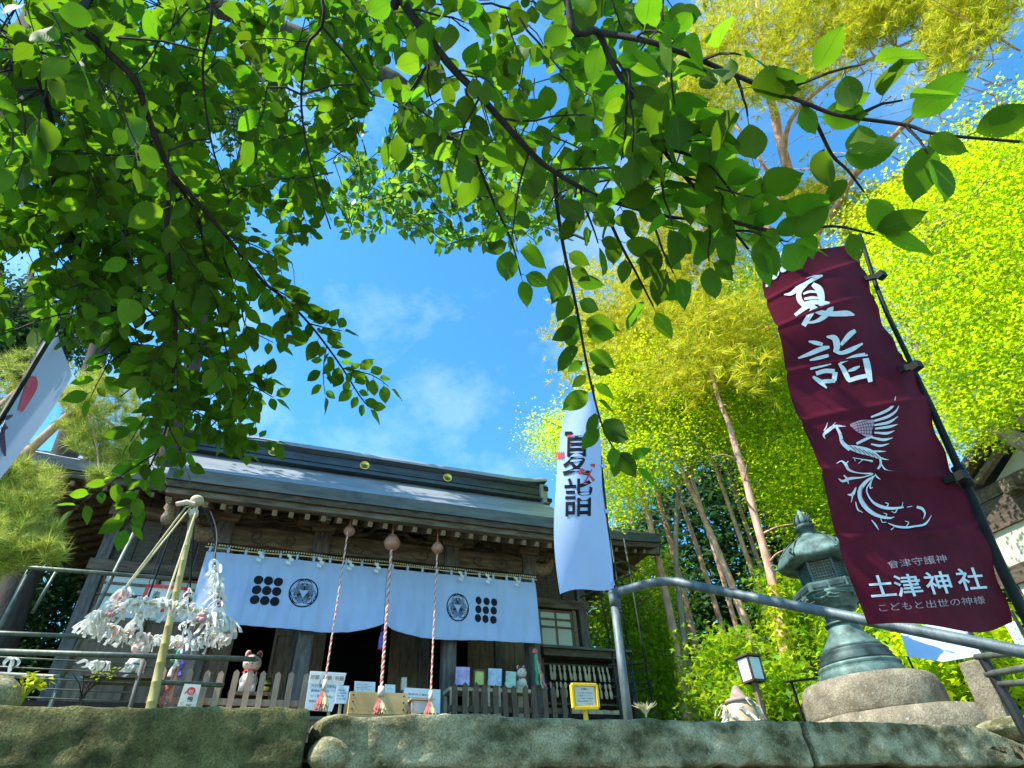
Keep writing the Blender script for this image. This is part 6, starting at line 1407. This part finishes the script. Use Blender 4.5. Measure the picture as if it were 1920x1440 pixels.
# red pines
RP = [((1291, 1351), (1262, 1180), (1210, 944), (1185, 840), (1165, 740), (1150, 640), 17, .19, 'straight red pine trunk nearest the shrine with ivy at its foot'), ((1330, 1345), (1290, 1150), (1229, 911), (1190, 780), (1160, 660), (1140, 560), 18.5, .17, 'slim red pine trunk close behind the ivied pine'), ((1448, 1330), (1385, 1130), (1310, 949), (1270, 860), (1240, 760), (1220, 680), 16.5, .18, 'red pine trunk rising behind the garden lamp'), ((1500, 1330), (1440, 1157), (1352, 907), (1310, 800), (1280, 700), (1262, 620), 17, .125, 'thin pale red pine trunk between two thicker pines'), ((1505, 1345), (1472, 1215), (1440, 1058), (1378, 831), (1345, 740), (1320, 640), 13.6, .20, 'stout red pine trunk wrapped in yellow ivy beside the lantern'), ((1535, 1340), (1490, 1200), (1440, 1100), (1380, 930), (1340, 820), (1310, 720), 20, .16, 'distant red pine trunk behind the lantern'), ((1256, 1345), (1226, 1180), (1182, 960), (1160, 850), (1145, 760), (1130, 660), 21, .15, 'slender red pine trunk beside the black scaffold pipes'), ((1398, 1338), (1346, 1150), (1280, 950), (1240, 850), (1215, 760), (1195, 680), 20, .15, 'slender red pine trunk behind the pointed charm cone'), ((1425, 1340), (1368, 1130), (1300, 905), (1265, 800), (1240, 720), (1225, 640), 23, .15, 'far slim red pine trunk in front of the dark wood')]
for k, (*pts, h, r, lab) in enumerate(RP):
    tp = trunkpx(pts, h); topn = np.array(tp[-1]); top_ = clumps([(pts[-1][0]-70, pts[-1][1]-60), (pts[-1][0]+90, pts[-1][1]-70), (pts[-1][0]+120, pts[-1][1]+60), (pts[-1][0]-60, pts[-1][1]+90)], 60, 18, h-1.5, h+1.5, (.5, .5, .25), rng)
    lim = []
    for q in range(7):
        b0 = Vector(tp[3]).lerp(Vector(tp[5]), q/7); a = rng.uniform(0, 6.28); L = rng.uniform(.3, .9); lim.append(([b0, b0+Vector((math.cos(a)*L*.5, math.sin(a)*L*.5, .1)), b0+Vector((math.cos(a)*L, math.sin(a)*L, rng.uniform(-.1, .25)))], .03, .008))
    r *= .82
    tree('red_pine', lab, 'red pines on the slope', tp[0], tp, r, r*.22, M['bark_pine'], top_, M['lf_pine_r'], TUFT_R, .32, lim, .8, -.2, (tp[0].z, tp[0].z+(3.4 if k in (0, 4) else 1.6), 1300 if k == 4 else 900 if k == 0 else 260))
# tall pine whose crown fills the upper right
PT = [([(1290, 20), (1420, -40), (1760, -50), (1740, 20), (1640, 70), (1560, 130), (1500, 190), (1420, 180), (1330, 230), (1270, 300), (1220, 300), (1230, 160)], 240, 10, 13), ([(1780, -40), (1870, -40), (1860, 60), (1790, 130), (1740, 110)], 60, 10, 13), ([(1190, 280), (1330, 250), (1440, 330), (1400, 470), (1300, 560), (1240, 600), (1190, 560), (1210, 420)], 150, 13, 16), ([(1180, 600), (1260, 570), (1290, 640), (1200, 700)], 50, 16, 18), ([(1480, 360), (1560, 330), (1600, 380), (1520, 420)], 30, 13, 15), ([(1560, 420), (1700, 330), (1820, 300), (1760, 380), (1640, 460)], 60, 13, 15)]
cr = np.concatenate([clumps(pl_, n_, 34, h0, h1, (.32, .32, .14), rng) for pl_, n_, h0, h1 in PT])
bx = ph(1420, 470, 13.5); 
tree('red_pine', 'tall pine whose yellow green crown and bare twigs fill the sky above the banner', 'red pines on the slope', gpt(1740, 1330, 14.5), [gpt(1740, 1330, 14.5), ph(1690, 1000, 14.5), ph(1620, 760, 14.3), ph(1560, 560, 14), ph(1480, 330, 13.5), ph(1440, 150, 12.5), ph(1420, 0, 11.8)], .30, .08, M['bark_pine'], cr, M['lf_pine_r'], TUFT_R, .20,
     [([ph(1470, 330, 13.5), ph(1480, 230, 12.6), ph(1560, 150, 12), ph(1680, 90, 11.8), ph(1800, 40, 11.6)], .10, .02), ([ph(1600, 330, 13), ph(1700, 230, 12.4), ph(1800, 130, 12), ph(1900, 20, 11.6)], .09, .03), ([ph(1480, 400, 13.6), ph(1400, 260, 13), ph(1330, 190, 12.6)], .08, .02), ([ph(1490, 440, 13.8), ph(1400, 420, 14), ph(1320, 430, 14.4), ph(1250, 470, 14.6)], .07, .015), ([ph(1500, 480, 14), ph(1560, 400, 13.6), ph(1600, 330, 13)], .10, .08)] +
     [([ph(x, y, h), ph(x+rng.uniform(-60, 60), y+rng.uniform(-30, 50), h), ph(x+rng.uniform(-120, 120), y+rng.uniform(-50, 90), h)], .018, .005) for x, y, h in [(rng.uniform(1500, 1880), rng.uniform(60, 330), rng.uniform(11.6, 13)) for _ in range(46)]], .8, -.1)
# undergrowth and shrubs among the pines
SH = [([(1190, 1170), (1235, 1150), (1258, 1220), (1262, 1340), (1200, 1345)], 17, 20, 130, 'lf_shrub', 'leafy green shrub at the foot of the ivied pine'), ([(1325, 1260), (1345, 1190), (1385, 1200), (1385, 1270), (1365, 1345), (1335, 1345)], 14.5, 17, 140, 'lf_shrub', 'rounded bright shrub to the side of the garden lamp'), ([(1395, 1290), (1440, 1250), (1480, 1260), (1500, 1345), (1400, 1348)], 12, 14, 130, 'lf_shrub', 'low shrub between the garden lamp and lantern plinth'), ([(1420, 1080), (1480, 1060), (1530, 1120), (1560, 1220), (1500, 1260), (1440, 1200)], 15, 18, 170, 'lf_shrub', 'yellow green shrub behind the lantern shaft'), ([(1545, 1130), (1600, 1110), (1680, 1180), (1720, 1270), (1640, 1290), (1560, 1240)], 13, 16, 150, 'lf_shrub', 'dark leafy shrub hanging behind the handrail'), ([(1690, 1180), (1780, 1150), (1880, 1165), (1920, 1200), (1930, 1260), (1800, 1345), (1720, 1290)], 10.5, 13, 200, 'lf_maple', 'yellow green shrub between the stele and the small hall')]
for (poly, h0, h1, n_, mt, lab) in SH:
    cx = sum(p[0] for p in poly)/len(poly); b_ = gpt(cx, 1340, (h0+h1)/2); t = thing('shrub', lab, 'shrub', b_, 'shrubs under the trees')
    c = clumps(poly, n_, 30, h0, h1, (.3, .3, .2), rng); scatter('foliage', MAPLE[0], MAPLE[1], c, rand_bas(len(c), rng, .8, .2), rng.uniform(.09, .19, len(c)), M[mt], t, kind=None)
    m = MB(); q = ph(cx, sum(p[1] for p in poly)/len(poly), (h0+h1)/2)
    for k in range(4): limb(m, [b_+Vector((.1*k-.15, 0, 0)), b_.lerp(q, .5)+Vector((.15*(k-1.5), .1*k, 0)), q+Vector((.4*(k-1.5), .2*(k-1.5), .2))], .035, .01, 6)
    m.build('stem', M['bark_dark'], t, True)
# dark evergreens: the wood behind, and cedars at the left
FP = [([(1180, 960), (1260, 900), (1350, 880), (1450, 880), (1560, 960), (1700, 1000), (1950, 1000), (1950, 1350), (1090, 1350), (1100, 1120)], 1500, 31, 40), ([(1300, 780), (1380, 760), (1480, 800), (1560, 900), (1480, 960), (1330, 930)], 160, 30, 36)]
cr = np.concatenate([clumps(pl_, n_, 36, h0, h1, (.8, .8, .5), rng) for pl_, n_, h0, h1 in FP])
o = scatter('far_wood', SMALL[0], SMALL[1], cr, rand_bas(len(cr), rng, .9, .3), rng.uniform(.25, .6, len(cr)), M['lf_dark'], None); tag(o, 'dark evergreen wood on the slope behind the red pines', 'wood', kind='stuff')
def cedar(label, polys, h0, h1, basepx, h, n, toppx, mt='lf_dark', size=.34):
    t = thing('cedar_tree', label, 'tree', gpt(basepx[0], basepx[1], h), 'dark cedars behind the cherry'); m = MB()
    tp = [gpt(basepx[0], basepx[1], h), ph(lerp(basepx[0], toppx[0], .5), lerp(basepx[1], toppx[1], .5), h), ph(*toppx, h)]; limb(m, tp, .35, .08, 12); m.build('trunk', M['bark_dark'], t, True)
    c = np.concatenate([clumps(pl_, n, 40, h0, h1, (.5, .5, .3), rng) for pl_ in polys]); scatter('crown', SMALL[0], SMALL[1], c, rand_bas(len(c), rng, .9, .5), rng.uniform(.6, 1.3, len(c))*size, M[mt], t, kind=None)
cedar('tall dark cedar showing through gaps in the upper cherry leaves', [[(150, 180), (260, 150), (340, 220), (330, 330), (240, 420), (140, 380)]], 13, 16, (120, 1000), 14.5, 150, (300, 150))
cedar('dark cedar behind the branch that crosses the white sky gap', [[(440, 190), (510, 170), (530, 240), (490, 270), (440, 260)], [(330, 330), (400, 380), (340, 420)]], 14, 17, (300, 1000), 15.5, 60, (480, 150))
cedar('dark cedar standing behind the pink blotted banner', [[(-60, 540), (60, 560), (150, 600), (170, 660), (60, 660), (-60, 700)], [(-60, 1060), (60, 1060), (125, 1100), (130, 1200), (100, 1330), (-60, 1330)]], 17, 20, (-60, 1330), 18.5, 330, (60, 500), 'lf_dark', .16)
# garden pine at the left
LPP = [([(-40, 690), (60, 650), (130, 690), (100, 760), (30, 800), (-40, 800)], 60, 7.4, 8.2), ([(110, 730), (170, 690), (250, 715), (275, 770), (262, 830), (220, 870), (150, 850), (110, 800)], 150, 6.4, 7.4), ([(-10, 870), (60, 870), (105, 890), (110, 925), (70, 975), (25, 995), (-10, 970)], 70, 5.8, 6.6), ([(-40, 970), (30, 990), (85, 1010), (130, 1025), (105, 1050), (30, 1060), (-40, 1100)], 90, 5.6, 6.4), ([(160, 880), (205, 880), (210, 900), (165, 905)], 8, 6.2, 6.5), ([(90, 960), (105, 990), (100, 1000)], 4, 5.8, 6.2), ([(225, 820), (270, 850), (262, 890), (230, 880)], 16, 6.4, 6.8), ([(-40, 800), (40, 820), (30, 900), (-40, 960)], 60, 6, 7)]
cp_ = np.concatenate([clumps(pl_, int(n_*1.9), 2.5, h0, h1, (.025, .025, .02), rng) for pl_, n_, h0, h1 in LPP]); n = len(cp_)
gp = Vector((-3.6, 6.6, terr(-3.6, 6.6)-.1)); t = thing('garden_pine', 'sunlit garden pine with long needle tufts before the left eave', 'tree', gp); m = MB()
limb(m, [gp, gp+Vector((.1, 0, 1.2)), ph(-60, 900, 6.9), ph(-40, 780, 7.2), ph(-30, 650, 7.4)], .16, .05, 12); m.build('trunk', M['bark_cherry'], t, True)
for lp_, a, b_ in (([ph(-50, 950, 6.9), ph(60, 840, 6.8), ph(150, 760, 6.8), ph(215, 715, 6.9), ph(250, 720, 6.9)], .06, .015), ([ph(-60, 1000, 6.8), ph(10, 930, 6.4), ph(80, 900, 6.3), ph(120, 895, 6.2)], .04, .01), ([ph(-60, 1060, 6.6), ph(20, 1030, 6.1), ph(110, 1030, 6.0)], .03, .01), ([ph(150, 760, 6.8), ph(215, 800, 6.7), ph(245, 850, 6.6)], .025, .008), ([ph(-40, 800, 7.2), ph(20, 740, 7.6), ph(80, 690, 7.8)], .03, .01), ([ph(160, 755, 6.8), ph(180, 830, 6.5), ph(185, 885, 6.35)], .018, .006)):
    m = MB(); limb(m, lp_, a, b_, 7); m.build('branch', M['bark_pine'], t, True)
d = rng.normal(size=(n, 3)); d[:, 2] = np.abs(d[:, 2])*.9+.15; scatter('needles', TUFT[0], TUFT[1], cp_, basis(d, rng.normal(size=(n, 3))), rng.uniform(.10, .15, n), M['lf_pine'], t)
# weeds on the wall
def weed(label, px, py, y, n, L, mt, spread):
    p = at(px, py, y); t = thing('weed', label, 'plant', p); m = MB()
    for k in range(n):
        a = random.uniform(0, 6.28); s = random.uniform(.4, 1)*spread; q = [p+Vector((math.cos(a)*s*f*f, math.sin(a)*s*f*f*.5, L*f*random.uniform(.8, 1.0))) for f in (0, .3, .6, .85, 1)]
        m.tube(q, [.004, .004, .0035, .003, .001], 4, False)
    m.build('stems', M[mt], t); return p, t
weed('pale dry grass tuft beside the handrail post', 1212, 1345, 4.3, 40, .10, 'straw', .13)
p, t = weed('bright yellow weed growing on the mossy wall', 38, 1322, 3.75, 10, .13, 'lf_ivy', .08)
c = np.array([tuple(p+Vector((random.gauss(.02, .03), random.gauss(0, .02), random.uniform(.07, .14)))) for _ in range(70)]); scatter('leaves', SMALL[0], SMALL[1], c, rand_bas(70, rng, .9, 0), rng.uniform(.015, .04, 70), M['lf_ivy'], t)
p, t = weed('thin forked weed on the wall before the wire rack', 148, 1320, 3.75, 6, .15, 'bark_twig', .10)
c = np.array([tuple(p+Vector((random.gauss(.07, .03), random.gauss(0, .02), random.uniform(.11, .16)))) for _ in range(30)]); scatter('leaves', SMALL[0], SMALL[1], c, rand_bas(30, rng, .9, 0), rng.uniform(.01, .025, 30), M['lf_ivy'], t)
